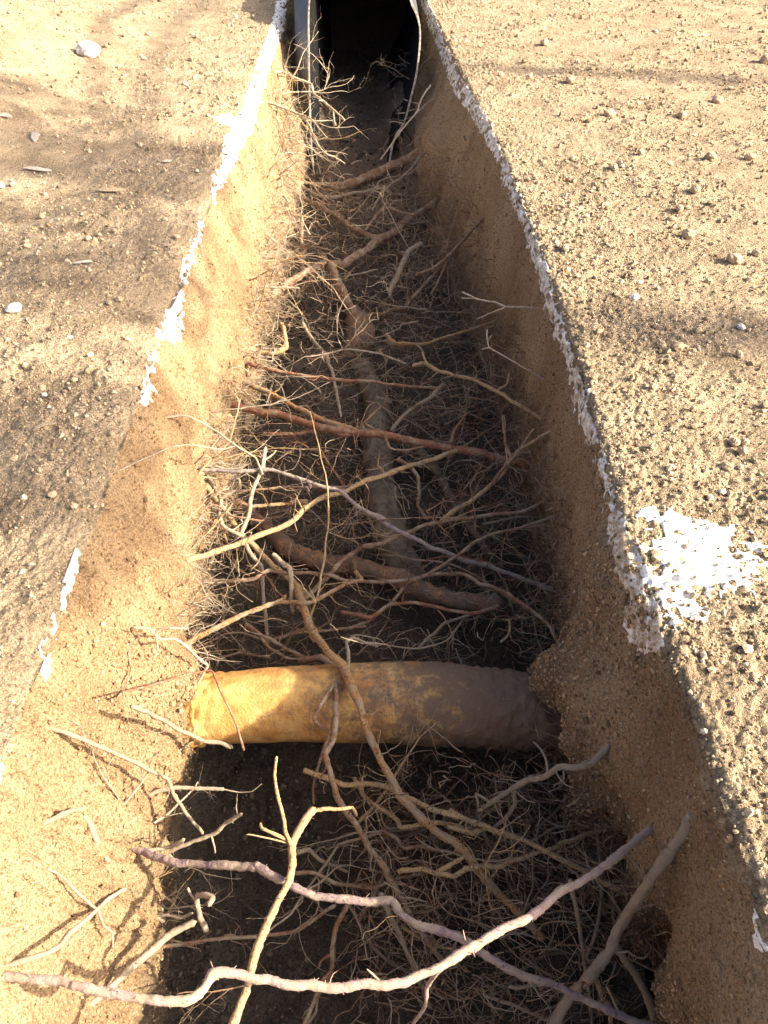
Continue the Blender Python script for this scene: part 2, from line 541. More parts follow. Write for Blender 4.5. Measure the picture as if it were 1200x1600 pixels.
paint([(84, 945), (88, 975), (82, 1010), (80, 1050), (70, 1078), (57, 1050), (62, 1005), (74, 975)], L0, L1, M_PAINT, 'spindle shaped white paint dash, the one nearest the pink root', 8)
paint([(-12, 1185), (8, 1195), (6, 1215), (-12, 1240)], L0, L1, M_PAINT, 'sliver of white paint on the sunlit bank at the picture edge', 6)
R0, R1 = z3[35], z4[6]
paint([(640, -60), (668, -20), (690, 50), (715, 112), (765, 185), (800, 270), (822, 320), (850, 400), (872, 480), (900, 560), (925, 640), (950, 730), (968, 800), (972, 850),
       (948, 838), (940, 780), (928, 720), (900, 650), (880, 560), (862, 520), (846, 455), (826, 400), (818, 360), (790, 300), (775, 250), (750, 210), (740, 190), (705, 140), (690, 95), (668, 40)],
      R0, R1, M_PAINTW, 'long weathered white paint band along the shaded trench rim', 15, .36, .0008)
paint([(948, 810), (975, 800), (1000, 860), (1030, 940), (1046, 1010), (1030, 1025), (1010, 1030), (985, 985), (975, 930), (955, 880)],
      z3[20], R1, paint_mat('very_worn_white_paint', .27), 'crumbling soil stained paint crust at the shaded rim beside the white blotch', 16, .5)
paint([(972, 940), (984, 935), (1000, 985), (1012, 1025), (1000, 1030), (978, 985)], z3[20], R1, M_PAINTW, 'bluish white paint fleck on the face below the crumbling crust', 16, .4, .0014)
paint([(1172, 1405), (1182, 1420), (1188, 1460), (1200, 1475), (1203, 1500), (1188, 1490), (1178, 1460)], z3[20], R1, M_PAINT, 'short broken white paint dash on the shaded rim, nearest the camera', 10, .5)
paint([(1000, 800), (1060, 800), (1110, 812), (1150, 806), (1190, 850), (1185, 890), (1150, 925), (1110, 960), (1075, 985), (1042, 1010), (1020, 940), (1006, 880)],
      z4[0], z4[200], M_PAINTS, 'large speckled white paint blotch on the soil beside the shaded rim', 60, .95, .0014)

# ---------------------------------------------------------------- scattered soil crumbs (nobody could count them)
def icosa():
    t = (1 + 5 ** .5) / 2
    v = np.array([(-1, t, 0), (1, t, 0), (-1, -t, 0), (1, -t, 0), (0, -1, t), (0, 1, t), (0, -1, -t), (0, 1, -t), (t, 0, -1), (t, 0, 1), (-t, 0, -1), (-t, 0, 1)])
    v = v / np.linalg.norm(v[0])
    f = np.array([(0, 11, 5), (0, 5, 1), (0, 1, 7), (0, 7, 10), (0, 10, 11), (1, 5, 9), (5, 11, 4), (11, 10, 2), (10, 7, 6), (7, 1, 8), (3, 9, 4), (3, 4, 2), (3, 2, 6), (3, 6, 8), (3, 8, 9), (4, 9, 5), (2, 4, 11), (6, 2, 10), (8, 6, 7), (9, 8, 1)])
    return v, f
ICO_V, ICO_F = icosa()

def scatter(name, zones, n, rmin, rmax, mat, power=2.6, mask=None, sink=.25):
    cell_a = np.linalg.norm(np.cross(GRID[1:, :-1] - GRID[:-1, :-1], GRID[:-1, 1:] - GRID[:-1, :-1]), axis=-1)
    w = cell_a * np.isin(zone[:-1], zones)[None]
    px, py = PX[:-1, :-1], PY[:-1, :-1]
    w = np.where((px > -90) & (px < 1290) & (py > -60) & (py < 1690) & (PF[:-1, :-1] > .2), w, 0)
    w = w / (1 + (PF[:-1, :-1] / 2.0) ** 2)
    w = w * (.25 + patch_full[:-1, :-1])
    if mask is not None: w = w * mask[:-1, :-1]
    w = w.ravel() / w.sum()
    pick = RNG.choice(len(w), n, p=w)
    i, j = pick // (NX - 1), pick % (NX - 1)
    u, v = RNG.random(n)[:, None], RNG.random(n)[:, None]
    pt = GRID[i, j] * (1 - u) * (1 - v) + GRID[i, j + 1] * u * (1 - v) + GRID[i + 1, j] * (1 - u) * v + GRID[i + 1, j + 1] * u * v
    nr = NRM2[i, j]
    r = rmin * (1 - RNG.random(n) * (1 - (rmin / rmax) ** power)) ** (-1 / power)
    r = r * np.clip(.75 + .2 * PF[i, j], .7, 1.8)
    V = np.repeat(ICO_V[None], n, 0) * RNG.uniform(.65, 1.3, (n, 12, 1)) * RNG.uniform(.6, 1.2, (n, 1, 3))
    V = V * r[:, None, None] + (pt + nr * (r * (1 - sink))[:, None] * .6)[:, None, :]
    Fc = ICO_F[None] + (np.arange(n) * 12)[:, None, None]
    return mesh_obj(name, V.reshape(-1, 3), None, mat, tris=Fc.reshape(-1, 3), smooth=False)
patch_full = np.zeros(NY * NX, np.float32)
patch_full[idx] = patch
patch_full = patch_full.reshape(NY, NX)

c = scatter('soil_crumbs', [4], 26000, .0016, .009, M_CRUMB)
tag(c, 'loose tan soil crumbs strewn over the bank beside the shaded wall', 'soil crumbs', kind='stuff')
c = scatter('soil_crumbs', [0], 13000, .0015, .008, M_CRUMB)
tag(c, 'loose tan soil crumbs strewn over the bank above the sunlit wall', 'soil crumbs', kind='stuff')
c = scatter('soil_crumbs', [1, 3], 18000, .0012, .005, M_CRUMBW)
tag(c, 'loose soil crumbs clinging to both trench walls', 'soil crumbs', kind='stuff')
GX, GY, GZ = GRID[:, :, 0], GRID[:, :, 1], GRID[:, :, 2]
ends = np.exp(-((GX + .45) / .10) ** 2 - ((GY - .97) / .17) ** 2) + np.exp(-((GX - .40) / .10) ** 2 - ((GY - .95) / .2) ** 2)
c = scatter('soil_crumbs', [1, 3], 4500, .0018, .007, M_CRUMBW, mask=ends)
tag(c, 'heaped soil crumbs where the thick orange root enters the trench walls', 'soil crumbs', kind='stuff')
c = scatter('soil_crumbs', [3], 7000, .0014, .0055, M_CRUMBW, mask=np.clip((-GZ - .22) / .2, 0, 1) * np.clip((1.6 - GY) / .5, .15, 1))
tag(c, 'coarse soil crumbs on the lower part of the shaded wall', 'soil crumbs', kind='stuff')
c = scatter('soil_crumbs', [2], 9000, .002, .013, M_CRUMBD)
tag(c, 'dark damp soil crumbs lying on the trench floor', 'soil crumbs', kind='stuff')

# ---------------------------------------------------------------- the pipe at the far end
def make_pipe():
    root = bpy.data.objects.new('drain_pipe', None)
    root.location = (-.1, 4.55, -.5)
    COL.objects.link(root)
    tag(root, 'large black oval plastic pipe half buried at the far end of the trench', 'pipe')
    # the mouth is cut aslant: the higher on the rim, the farther away
    TILT = 1.8
    def mouth(px, py):
        d = sight(px, py)
        q = CAM + d * ((4.5 + TILT * 1.5) / (d[1] - TILT * d[2]))
        return (q[0], q[2])
    sec = np.array([mouth(*q) for q in [(490, 250), (487, 200), (485, 140), (484, 80), (485, 0)]] + [(-.40, .24), (-.30, .33), (-.12, .36), (.06, .33), (.16, .25)]
                   + [mouth(*q) for q in [(640, 0), (652, 30), (655, 60), (650, 110), (641, 150), (630, 190), (612, 225)]] + [(-.02, -.60), (-.18, -.66), (-.34, -.62)])
    S = catmull(np.column_stack([sec, np.zeros(len(sec))]), .02, closed=True)[:, :2]
    c = S.mean(0)
    tn = np.roll(S, -1, 0) - np.roll(S, 1, 0)
    nn = np.column_stack([tn[:, 1], -tn[:, 0]]); nn /= np.linalg.norm(nn, axis=1, keepdims=True)
    if ((S - c) * nn).sum() < 0: nn = -nn
    th = .011
    outer, inner = S + nn * th, S
    n = len(S)
    ys = np.linspace(0, 1, 40)
    def deep(z, u): return (4.5 + TILT * (z + .5)) * (1 - u) + 7.7 * u - 4.55
    m_pipe, nt, b = new_mat('black_plastic')
    co = pos(nt)
    nt.links.new(mix(nt, ramp(nt, noise(nt, co, 9, 5, .7), [(.5, (0, 0, 0)), (.8, (1, 1, 1))]), (.035, .039, .048), (.12, .10, .08)), b.inputs['Base Color'])
    b.inputs['Roughness'].default_value = .5
    b.inputs['Specular IOR Level'].default_value = .5
    nt.links.new(bump(nt, noise(nt, co, 60, 3), .003, .4), b.inputs['Normal'])
    m_rim, nt, b = new_mat('dusty_cut_edge')
    co = pos(nt)
    nt.links.new(ramp(nt, noise(nt, co, 40, 4), [(.35, (.10, .085, .07)), (.65, (.34, .29, .23))]), b.inputs['Base Color'])
    def shell(name, ring, flip, mat):
        def wide(x, u): return np.where(x < -.2, x - .11 * min(1, u * 7) if swell else x, x)
        V = np.concatenate([np.column_stack([wide(ring[:, 0], u) + .1, deep(ring[:, 1], u), ring[:, 1] + .5]) for u in ys])
        k = np.arange(len(ys) * n).reshape(len(ys), n)
        q = np.stack([k[:-1], np.roll(k[:-1], -1, 1), np.roll(k[1:], -1, 1), k[1:]], -1).reshape(-1, 4)
        if flip: q = q[:, ::-1]
        mesh_obj(name, V, q, mat, root)
    swell = True
    shell('outer_wall', outer, False, m_pipe)
    swell = False
    m_in, nt, b = new_mat('plastic_painted_shade')  # same plastic, coloured blacker so the pipe's inside looks unlit
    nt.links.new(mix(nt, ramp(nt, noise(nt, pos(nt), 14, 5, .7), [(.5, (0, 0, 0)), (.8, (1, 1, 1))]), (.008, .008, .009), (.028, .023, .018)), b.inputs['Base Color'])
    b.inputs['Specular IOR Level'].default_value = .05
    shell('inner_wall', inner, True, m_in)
    V = np.concatenate([np.column_stack([r[:, 0] + .1, deep(r[:, 1], 0) + d, r[:, 1] + .5]) for r, d in ((inner, 0), ((inner + outer) / 2, -.004), (outer, 0))])
    k = np.arange(3 * n).reshape(3, n)
    q = np.stack([k[:-1], np.roll(k[:-1], -1, 1), np.roll(k[1:], -1, 1), k[1:]], -1).reshape(-1, 4)
    mesh_obj('rim', V, q, m_rim, root)
    V = np.column_stack([outer[:, 0] + .1, np.full(n, 3.14), outer[:, 1] + .5])
    V = np.concatenate([V, [[0, 3.14, .4]]])
    t = np.array([(a, (a + 1) % n, n) for a in range(n)])
    mesh_obj('end_wall', V, None, m_pipe, root, tris=t)

def catmull(Pt, step, closed=False, kink=0.0):
    """Points every `step` along a smooth curve through Pt."""
    Pt = np.asarray(Pt, float)
    n = len(Pt)
    outp = []
    segs = n if closed else n - 1
    for a in range(segs):
        if closed:
            p0, p1, p2, p3 = Pt[a - 1], Pt[a], Pt[(a + 1) % n], Pt[(a + 2) % n]
        else:
            p1, p2 = Pt[a], Pt[a + 1]
            p0 = Pt[a - 1] if a else 2 * p1 - p2
            p3 = Pt[a + 2] if a + 2 < n else 2 * p2 - p1
        k = max(1, int(np.linalg.norm(p2 - p1) / step))
        t = (np.arange(k) / k)[:, None]
        cv = .5 * (2 * p1 + (p2 - p0) * t + (2 * p0 - 5 * p1 + 4 * p2 - p3) * t ** 2 + (3 * p1 - p0 - 3 * p2 + p3) * t ** 3)
        outp.append(cv * (1 - kink) + (p1 + (p2 - p1) * t) * kink)
    if not closed: outp.append(Pt[-1:])
    return np.concatenate(outp)
make_pipe()

# ---------------------------------------------------------------- roots: tubes along curves
class MB:
    def __init__(s): s.V = []; s.Q = []; s.T = []; s.n = 0
    def tube(s, P, R, sides=6, tip=True):
        P = np.asarray(P, float); n = len(P)
        if n < 2: return
        T = np.gradient(P, axis=0)
        T /= np.maximum(np.linalg.norm(T, axis=1, keepdims=True), 1e-9)
        ref = np.array([.31, .17, .94]) if abs(T[:, 2]).mean() < .8 else np.array([.9, .3, .1])
        A = np.cross(T, ref); A /= np.maximum(np.linalg.norm(A, axis=1, keepdims=True), 1e-9)
        Bn = np.cross(T, A)
        ang = np.arange(sides) * 2 * math.pi / sides
        R = np.asarray(R, float)
        rr = np.repeat(R[:, None], sides, 1)
        if sides == 5: rr = rr * (1 + RNG.uniform(-.15, .15, (n, sides)))
        ring = P[:, None] + rr[:, :, None] * (np.cos(ang)[None, :, None] * A[:, None] + np.sin(ang)[None, :, None] * Bn[:, None])
        if sides > 5:
            flat = ring.reshape(-1, 3).astype(np.float32)
            out_n = (flat - np.repeat(P, sides, 0)) / np.maximum(rr.reshape(-1, 1), 1e-6)
            rm = float(R.mean())
            dsp = vnoise(flat, rm * 1.6, 3) * .08 + vnoise(flat, rm * .7, 4) * .17 + np.maximum(0, vnoise(flat, max(rm * .45, .0022), 5)) * .22
            ring = (flat + out_n * (dsp * np.repeat(R, sides))[:, None]).reshape(n, sides, 3)
        k = s.n + np.arange(n * sides).reshape(n, sides)
        s.V.append(ring.reshape(-1, 3))
        s.Q.append(np.stack([k[:-1], np.roll(k[:-1], -1, 1), np.roll(k[1:], -1, 1), k[1:]], -1).reshape(-1, 4))
        s.n += n * sides
        s.V.append(np.array([P[0] - T[0] * R[0] * .3, P[-1] + T[-1] * R[-1] * (1.2 if tip else .25)]))
        e = np.arange(sides)
        s.T.append(np.stack([k[0][(e + 1) % sides], k[0][e], np.full(sides, s.n)], -1))
        s.T.append(np.stack([k[-1][e], k[-1][(e + 1) % sides], np.full(sides, s.n + 1)], -1))
        s.n += 2
    def build(s, name, mat, parent=None):
        return mesh_obj(name, np.concatenate(s.V), np.concatenate(s.Q), mat, parent, tris=np.concatenate(s.T))

def wander(start, d, length, step, turn, pull=(0, 0, 0), kink=.12):
    """A crooked path: small turns all along and now and then a sharp bend."""
    n = max(3, int(length / step))
    p = np.array(start, float); d = np.array(d, float); d /= np.linalg.norm(d)
    out_ = [p.copy()]
    for _ in range(n):
        d = d + RNG.normal(0, turn, 3) + np.array(pull) * step
        if RNG.random() < kink: d = d + RNG.normal(0, turn * 5.0, 3)
        d /= np.linalg.norm(d)
        p = p + d * step
        out_.append(p.copy())
    return np.array(out_)

def floor_z(y): return float(I(y, Yv, ZF))
def clampz(P):
    for q in P:
        m = floor_z(q[1]) + .008
        if q[2] < m and q[1] < 4.5: q[2] = m + .3 * (m - q[2]) * RNG.random()
    return P

def grow(mb, start, d, length, r, depth, sides=5, turn=.22, pull=(0, 0, -.6), nb=3, step=None):
    step = step or max(.006, length / 26)
    P = clampz(wander(start, d, length, step, turn, pull))
    t = np.linspace(0, 1, len(P))
    R = r * (1 - .72 * t) * (1 + RNG.uniform(-.16, .22, len(P)))
    mb.tube(P, R, sides)
    if depth <= 0: return
    for _ in range(RNG.integers(max(1, nb - 1), nb + 2)):
        k = RNG.integers(2, len(P) - 1)
        tan = P[k] - P[k - 1]; tan /= max(np.linalg.norm(tan), 1e-9)
        dd = tan * .6 + RNG.normal(0, .6, 3)
        grow(mb, P[k], dd, length * RNG.uniform(.25, .55) * (1 - .4 * t[k]), R[k] * RNG.uniform(.45, .7), depth - 1, max(3, sides - 1), turn * 1.1, pull, max(1, nb - 1))

from mathutils.kdtree import KDTree
_sel = np.where((np.abs(F[:, 0]) < 1.0) & (F[:, 1] > 0) & (F[:, 1] < 6) & (np.arange(len(F)) % 5 == 0))[0]
KD = KDTree(len(_sel))
for _k, _v in enumerate(_sel): KD.insert(F[_v].tolist(), _k)
KD.balance()
KDN = NRM2.reshape(-1, 3)[_sel]
FR = {'A': (300, 0, 2.4), 'D': (300, 350, 2.4), 'H': (250, 650, 3.4286), 'J': (550, 650, 3.4286), 'K': (0, 750, 3.4286), 'P': (200, 980, 3.0), 'Q': (550, 980, 3.0),
      'X': (0, 1150, 3.0), 'Y': (350, 1150, 3.0), 'Z': (700, 1150, 3.4286), 'R': (700, 350, 2.4), 'T': (420, 80, 6.0), 'U': (580, 80, 6.0), 'W': (550, 330, 4.8), 'G': (600, 1180, 4.0), 'S': (0, 350, 3.0)}

def seen(path):
    """'A 1,2 3,4 B 5,6' -> photograph pixels."""
    f, pts = None, []
    for w in path.split():
        if ',' in w:
            a, b = w.split(',')
            x0, y0, s = FR[f]
            pts.append((x0 + float(a) / s, y0 + float(b) / s))
        else: f = w
    return pts

def lift(path, zs):
    px = seen(path)
    d = np.concatenate([[0], np.cumsum([math.dist(px[k], px[k + 1]) for k in range(len(px) - 1)])])
    zz = np.interp(d / d[-1], np.linspace(0, 1, len(zs)), zs)
    return np.array([at_z(x, yy, z) for (x, yy), z in zip(px, zz)]), px

def stem(path, zs, w, w2=None, ext=(0, 0), jit=.35, sides=None):
    C, px = lift(path, zs)
    t0, t1 = [float((q - CAM) @ np.array([0, CT, -ST])) for q in (C[0], C[-1])]
    r0 = w / 2 / FPX * t0 * .90; r1 = (w if w2 is None else w2) / 2 / FPX * t1 * .90
    def into(p, d, e):
        d = d / np.linalg.norm(d)
        for st_ in np.arange(0, .20, .008):
            p2 = p + d * st_
            co_, ki, _ = KD.find(p2)
            if (p2 - np.array(co_)) @ KDN[ki] < -.002: return [p2 + d * (.012 + r0)]
        co_, ki, _ = KD.find(p)
        s_ = np.array(co_); nn = KDN[ki]
        gap = float((p - s_) @ nn)
        if 0 < gap < .05: return [s_ - nn * (.01 + r0) + d * .03]
        return [p + d * e]
    if ext[0]: C = np.concatenate([into(C[0], C[0] - C[1], ext[0])[::-1], C])
    if ext[1]: C = np.concatenate([C, into(C[-1], C[-1] - C[-2], ext[1])])
    step = max(.0028, min(.007, max(r0, r1) * .5))
    Pm = catmull(C, step, kink=.5)
    n = len(Pm)
    t = np.linspace(0, 1, n)
    R = r0 + (r1 - r0) * t
    arc = np.column_stack([np.arange(n) * step, np.zeros(n), np.full(n, RNG.uniform(0, 99))])
    for ax in range(3):
        Pm[:, ax] += (vnoise(arc, max(.03, r0 * 6), 7 + ax) * .8 + vnoise(arc, max(.012, r0 * 2.2), 27 + ax) * .22) * R * jit * 1.6
    R = R * (1 + .12 * vnoise(arc, max(.03, r0 * 5), 77) + .06 * vnoise(arc, max(.008, r0), 87))
    knot = np.maximum(0, vnoise(arc, max(.02, r0 * 4), 97) - .55)
    R = R * (1 + knot * .7)
    return Pm, R

def root(label, path, zs, w, mat, w2=None, ext=(0, 0), branches=(), lets=4, hairs=10, name='tree_root', jit=.35, let_len=.07, group='roots crossing the trench', lets_mat=None):
    """One root: its own stem, then its branches, rootlets and hairs as parts."""
    P, R = stem(path, zs, w, w2, ext, jit)
    sides = 20 if R.max() > .015 else (12 if R.max() > .005 else 7)
    mb = MB(); mb.tube(P, R, sides)
    o = mb.build(name, M_ROOT[mat])
    tag(o, label, 'root', group)
    for bpath, bz, bw, bw2 in branches:
        Pb, Rb = stem(bpath, bz, bw, bw2, (0, 0), jit)
        # butt the branch onto the stem
        k = np.argmin(np.linalg.norm(P - Pb[0], axis=1))
        if np.linalg.norm(P[k] - Pb[0]) < .12:
            sh = P[k] - Pb[0]
            Pb = Pb + sh * np.linspace(1, 0, len(Pb))[:, None] ** 2
        m2 = MB(); m2.tube(Pb, Rb, max(6, sides - 2)); m2.build('branch', M_ROOT[mat], o)
    lm = M_ROOT[lets_mat or mat]
    n = len(P)
    for _ in range(lets):
        k = int(RNG.integers(n // 12, n - 2))
        tan = P[min(k + 1, n - 1)] - P[k - 1]; tan /= max(np.linalg.norm(tan), 1e-9)
        m2 = MB()
        grow(m2, P[k], tan * .35 + RNG.normal(0, .7, 3) + np.array([0, 0, .12]), let_len * RNG.uniform(.5, 1.5), max(.0007, min(.0024, R[k] * .34)), 1, 5, .25, (0, 0, -.8), 2)
        m2.build('rootlet', lm, o)
    if hairs:
        m3 = MB()
        for _ in range(hairs * 4):
            k = int(RNG.integers(1, n - 1))
            q = P[k] + RNG.normal(0, 1, 3) * 0
            L_ = RNG.uniform(.0015, .005) + R[k] if RNG.random() < .93 else RNG.uniform(.006, .02) + R[k]
            Ph = wander(q, RNG.normal(0, 1, 3), L_, L_ / 4, .3)
            m3.tube(Ph, np.linspace(max(.0006, min(.0012, R[k] * .22)), .0004, len(Ph)), 3)
        h = m3.build('root_hairs', lm, o)
        h['kind'] = 'stuff'
    return o

# the big root that crosses the trench
def big_root():
    m, nt, b = new_mat('orange_root_bark')
    co = pos(nt)
    c = ramp(nt, noise(nt, co, 16, 5, .6), [(.36, (.36, .17, .05)), (.5, (.48, .27, .085)), (.66, (.56, .37, .14))])
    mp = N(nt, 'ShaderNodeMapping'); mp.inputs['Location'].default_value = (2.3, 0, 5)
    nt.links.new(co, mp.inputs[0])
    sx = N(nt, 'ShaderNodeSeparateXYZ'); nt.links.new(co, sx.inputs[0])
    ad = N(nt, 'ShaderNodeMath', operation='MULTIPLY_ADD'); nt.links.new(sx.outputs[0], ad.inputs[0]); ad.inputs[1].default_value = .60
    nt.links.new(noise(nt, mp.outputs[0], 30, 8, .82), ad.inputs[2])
    c = mix(nt, ramp(nt, ad.outputs[0], [(.36, (0, 0, 0)), (.56, (.93, .93, .93))]), c, (.125, .085, .062))       # dark soil crust, spread further to paint shade into the unlit part
    sp = ramp(nt, noise(nt, co, 150, 4, .75), [(.62, (0, 0, 0)), (.72, (.8, .8, .8))])
    c = mix(nt, sp, c, (.07, .045, .03))
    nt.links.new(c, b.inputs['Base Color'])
    b.inputs['Roughness'].default_value = .75
    n1 = bump(nt, noise(nt, co, 260, 3, .7), .003, .8)
    nt.links.new(bump(nt, noise(nt, co, 55, 4, .6), .006, .6, n1), b.inputs['Normal'])
    C = np.array([(-.62, .97, -.47), (-.42, .975, -.462), (-.20, .985, -.455), (0, .988, -.452), (.15, .982, -.455), (.28, .975, -.464), (.42, .97, -.478), (.6, .96, -.49)])
    P = catmull(C, .006)
    x = P[:, 0]
    R = I(x, [-.6, -.38, -.2, .0, .15, .3, .45, .6], [.070, .074, .080, .086, .087, .078, .066, .06])
    n = len(P); sides = 64
    ang = np.arange(sides) * 2 * math.pi / sides
    V = np.zeros((n, sides, 3))
    V[:, :, 0] = P[:, 0:1]
    V[:, :, 1] = P[:, 1:2] - np.cos(ang)[None] * R[:, None] * 1.03
    V[:, :, 2] = P[:, 2:3] + np.sin(ang)[None] * R[:, None]
    flat = V.reshape(-1, 3)
    nr = flat - np.repeat(P, sides, 0); nr[:, 0] = 0; nr /= np.linalg.norm(nr, axis=1, keepdims=True)
    soilend = np.clip((flat[:, 0] - .02) / .3, 0, 1) + np.clip((-flat[:, 0] - .33) / .08, 0, 1)
    flat = flat + nr * (fbm(flat, .07, 3, 7) * .004 + lumps(flat, .012, 9, .5) * (.0008 + .011 * soilend))[:, None]
    k = np.arange(n * sides).reshape(n, sides)
    q = np.stack([k[:-1], k[1:], np.roll(k[1:], -1, 1), np.roll(k[:-1], -1, 1)], -1).reshape(-1, 4)
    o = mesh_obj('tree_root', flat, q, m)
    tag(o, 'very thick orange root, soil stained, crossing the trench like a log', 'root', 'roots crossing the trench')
big_root()

# long roots near the camera
root('long pink root sagging across the trench closest to the camera',
     'X 0,1125 20,1130 150,1132 300,1160 450,1190 600,1215 750,1235 870,1240 930,1200 990,1115 1050,1110 1200,1130 Y 200,1130 300,1160 480,1180 650,1170 740,1170 860,1150 960,1100 1080,1040 1200,970 Z 120,1150 200,1080 360,1010 480,940 600,840 720,770 860,690 960,600 1060,525',
     [-.16, -.14, -.13, -.14, -.15, -.15, -.155, -.16, -.19, -.24], 14.5, 'pink', 13, (.05, .06),
     [('Y 1020,1095 950,1180 940,1270 885,1350', [-.16, -.22, -.26, -.30], 9, 5), ('Y 745,1160 700,1120 670,1095', [-.155, -.15, -.145], 6, 3)], 2, 70, jit=.3, let_len=.04)
root('purple root winding across the trench just above the pink one',
     'X 490,515 620,520 720,560 840,600 1000,600 1200,615 Y 150,610 220,650 320,710 420,750 560,765 680,775 790,770 830,830 900,880 1050,930 1150,970 Z 120,1130 250,1210 400,1280 540,1320 650,1370',
     [-.38, -.33, -.28, -.29, -.30, -.34, -.38], 13, 'purple', 12, (.06, .05), [], 2, 60, jit=.35, let_len=.04)
root('pale yellow forked root rising steeply in full sunlight, crossing over the purple root',
     'Y 20,1400 40,1350 100,1200 140,1040 180,930 240,800 300,690 320,600 315,510 350,440 420,345', [-.20, -.21, -.24, -.27, -.285], 15, 'golden', 12, (.1, 0),
     [('Y 415,350 470,342 530,345 600,335 622,370', [-.285, -.285, -.29, -.30], 7, 5), ('Y 312,520 285,440 280,400 250,280 235,180 245,100', [-.27, -.24, -.21, -.18], 7, 5),
      ('Y 295,475 220,450 175,430 170,410', [-.26, -.25, -.25], 6, 5), ('Y 175,435 140,455 105,463', [-.25, -.25], 3, 2)], 1, 14, jit=.25, let_len=.03)
root('brown root draped over the thick orange root and running on down the floor',
     'H 745,960 770,1030 800,1130 830,1200 P 850,0 940,120 1000,170 1035,240 1060,310 1100,430 1150,540 1200,650 Y 790,210 830,290 930,390 1010,450 1080,500 1130,560 1190,620 Z 180,735 260,830 340,900 400,965',
     [-.44, -.42, -.36, -.345, -.37, -.42, -.44, -.46, -.48, -.52], 13, 'orange', 13, (.04, .05), [], 5, 24, jit=.3)
root('knobbly grey brown root hanging over the thick orange root and trailing to the floor',
     'P 850,150 910,140 960,180 985,220 980,300 970,380 975,450 965,520 925,590 945,650 970,780 Y 560,330 620,430 680,530 740,610 790,700 850,790 900,890 990,1010',
     [-.44, -.375, -.34, -.35, -.40, -.46, -.50, -.54, -.57], 10, 'brown', 9, (.03, .03),
     [('P 985,200 940,290 905,360 870,430 920,480 955,500', [-.355, -.34, -.34, -.36, -.38], 7, 6), ('P 915,610 880,690 865,760 870,830', [-.46, -.50, -.54], 6, 4)], 4, 20, jit=.45)
root('twisted pair of tan roots dropping from under the purple root',
     'Y 575,800 530,890 510,980 500,1100 450,1160 400,1300 370,1370', [-.42, -.46, -.5, -.52, -.55], 8, 'brown', 7, (.02, .05),
     [('Y 500,1000 450,1060 445,1085', [-.5, -.51], 6, 4), ('Y 505,1080 480,1150 440,1220 430,1290 390,1345', [-.51, -.53, -.55], 6, 5)], 2, 10)
root('straight tan root descending beneath the bend of the purple root',
     'Y 755,790 800,890 850,990 900,1110', [-.44, -.5, -.55, -.6], 9, 'grey', 8, (.03, .05), [], 2, 10, jit=.2)
root('thin dark root slanting down beneath the purple root', 'Y 595,810 650,900 700,990 780,1060 870,1110', [-.5, -.54, -.57, -.6], 7, 'dark', 5, (.03, .03), [], 4, 10)
root('dusty brown root ending near the yellow fork', 'Y 340,640 420,640 520,690 600,700 700,715', [-.46, -.5, -.52], 7, 'brown', 6, (0, 0), [('Y 700,712 800,670 960,640', [-.52, -.52, -.54], 6, 5)], 4, 14)
root('short grey root beside the yellow fork', 'Y 345,548 400,535 450,580 540,620', [-.46, -.5, -.54], 8, 'grey', 5, (0, .02), [], 3, 8)
root('brown root lying low behind the pale yellow stem', 'X 1000,955 1100,942 Y 0,945 150,940 340,910 450,840 520,800', [-.5, -.5, -.5, -.48], 6.5, 'brown', 6, (.05, 0), [], 4, 12)
root('golden spotted root, the upper of the pair ahead of the thick orange root',
     'Y 430,180 560,230 640,225 740,235 850,280 900,310 1000,350 1100,380 Z 0,395 100,450 200,490 310,530 400,560 480,600', [-.48, -.46, -.45, -.45, -.47], 8.5, 'golden', 9, (.03, .06), [], 5, 20)
root('golden spotted root, the lower of the pair, knotted along its length',
     'Y 640,250 670,300 740,340 810,390 830,425 940,415 1030,410 1150,440 Z 0,485 130,515 220,495', [-.5, -.49, -.47, -.46, -.46], 7.5, 'golden', 8, (.03, .0), [], 3, 16)
root('lumpy golden root lying across the brown root ahead of the thick orange root',
     'Y 820,640 930,620 1000,640 1080,660 1140,625 1200,620 Z 90,715 180,705 280,690 360,670 470,630', [-.47, -.46, -.45, -.46, -.48], 8.5, 'golden', 7, (0, .04),
     [('Y 1000,640 1060,600 1120,570', [-.46, -.45, -.45], 8, 6)], 5, 18, jit=.6)
root('thin root with curled end beside the lumpy golden root', 'Y 740,440 810,480 850,525 920,520 1000,535 1110,555', [-.52, -.5, -.48, -.47], 7, 'brown', 6, (0, .02), [('Y 1000,600 940,520 895,470', [-.46, -.44, -.42], 4, 3)], 4, 12)
root('arched soil coated root reaching out of the shaded wall beside the thick orange root',
     'Z 870,40 850,60 780,140 680,170 600,170 520,220 420,240 320,300 240,350 170,400', [-.26, -.28, -.31, -.36, -.40, -.44], 15, 'grey', 7, (.06, 0),
     [('Z 600,168 540,100 460,35', [-.36, -.35, -.33], 5, 3), ('Z 370,290 370,370 300,450 240,500', [-.4, -.44, -.47], 8, 6), ('Z 240,345 190,320 155,305 165,360 155,440', [-.43, -.42, -.43, -.47], 5, 3), ('Z 380,310 430,350 470,355', [-.4, -.4], 4, 2)], 8, 40, jit=.3)
root('thick soil coated forked root at the shaded wall closest to the camera',
     'Z 1040,840 960,960 900,1050 860,1160 760,1280 660,1380 560,1540', [-.27, -.34, -.38, -.42, -.47, -.5], 17, 'grey', 18, (.08, .06),
     [('Z 920,1110 1000,1250 1070,1400 1120,1560', [-.38, -.44, -.5, -.55], 16, 12)], 8, 40, jit=.2)
root('thin tan root hanging below the lilac end of the pink root', 'Z 655,770 680,900 710,1050 735,1250', [-.34, -.4, -.46, -.52], 8, 'grey', 6, (0, .03), [], 3, 10)
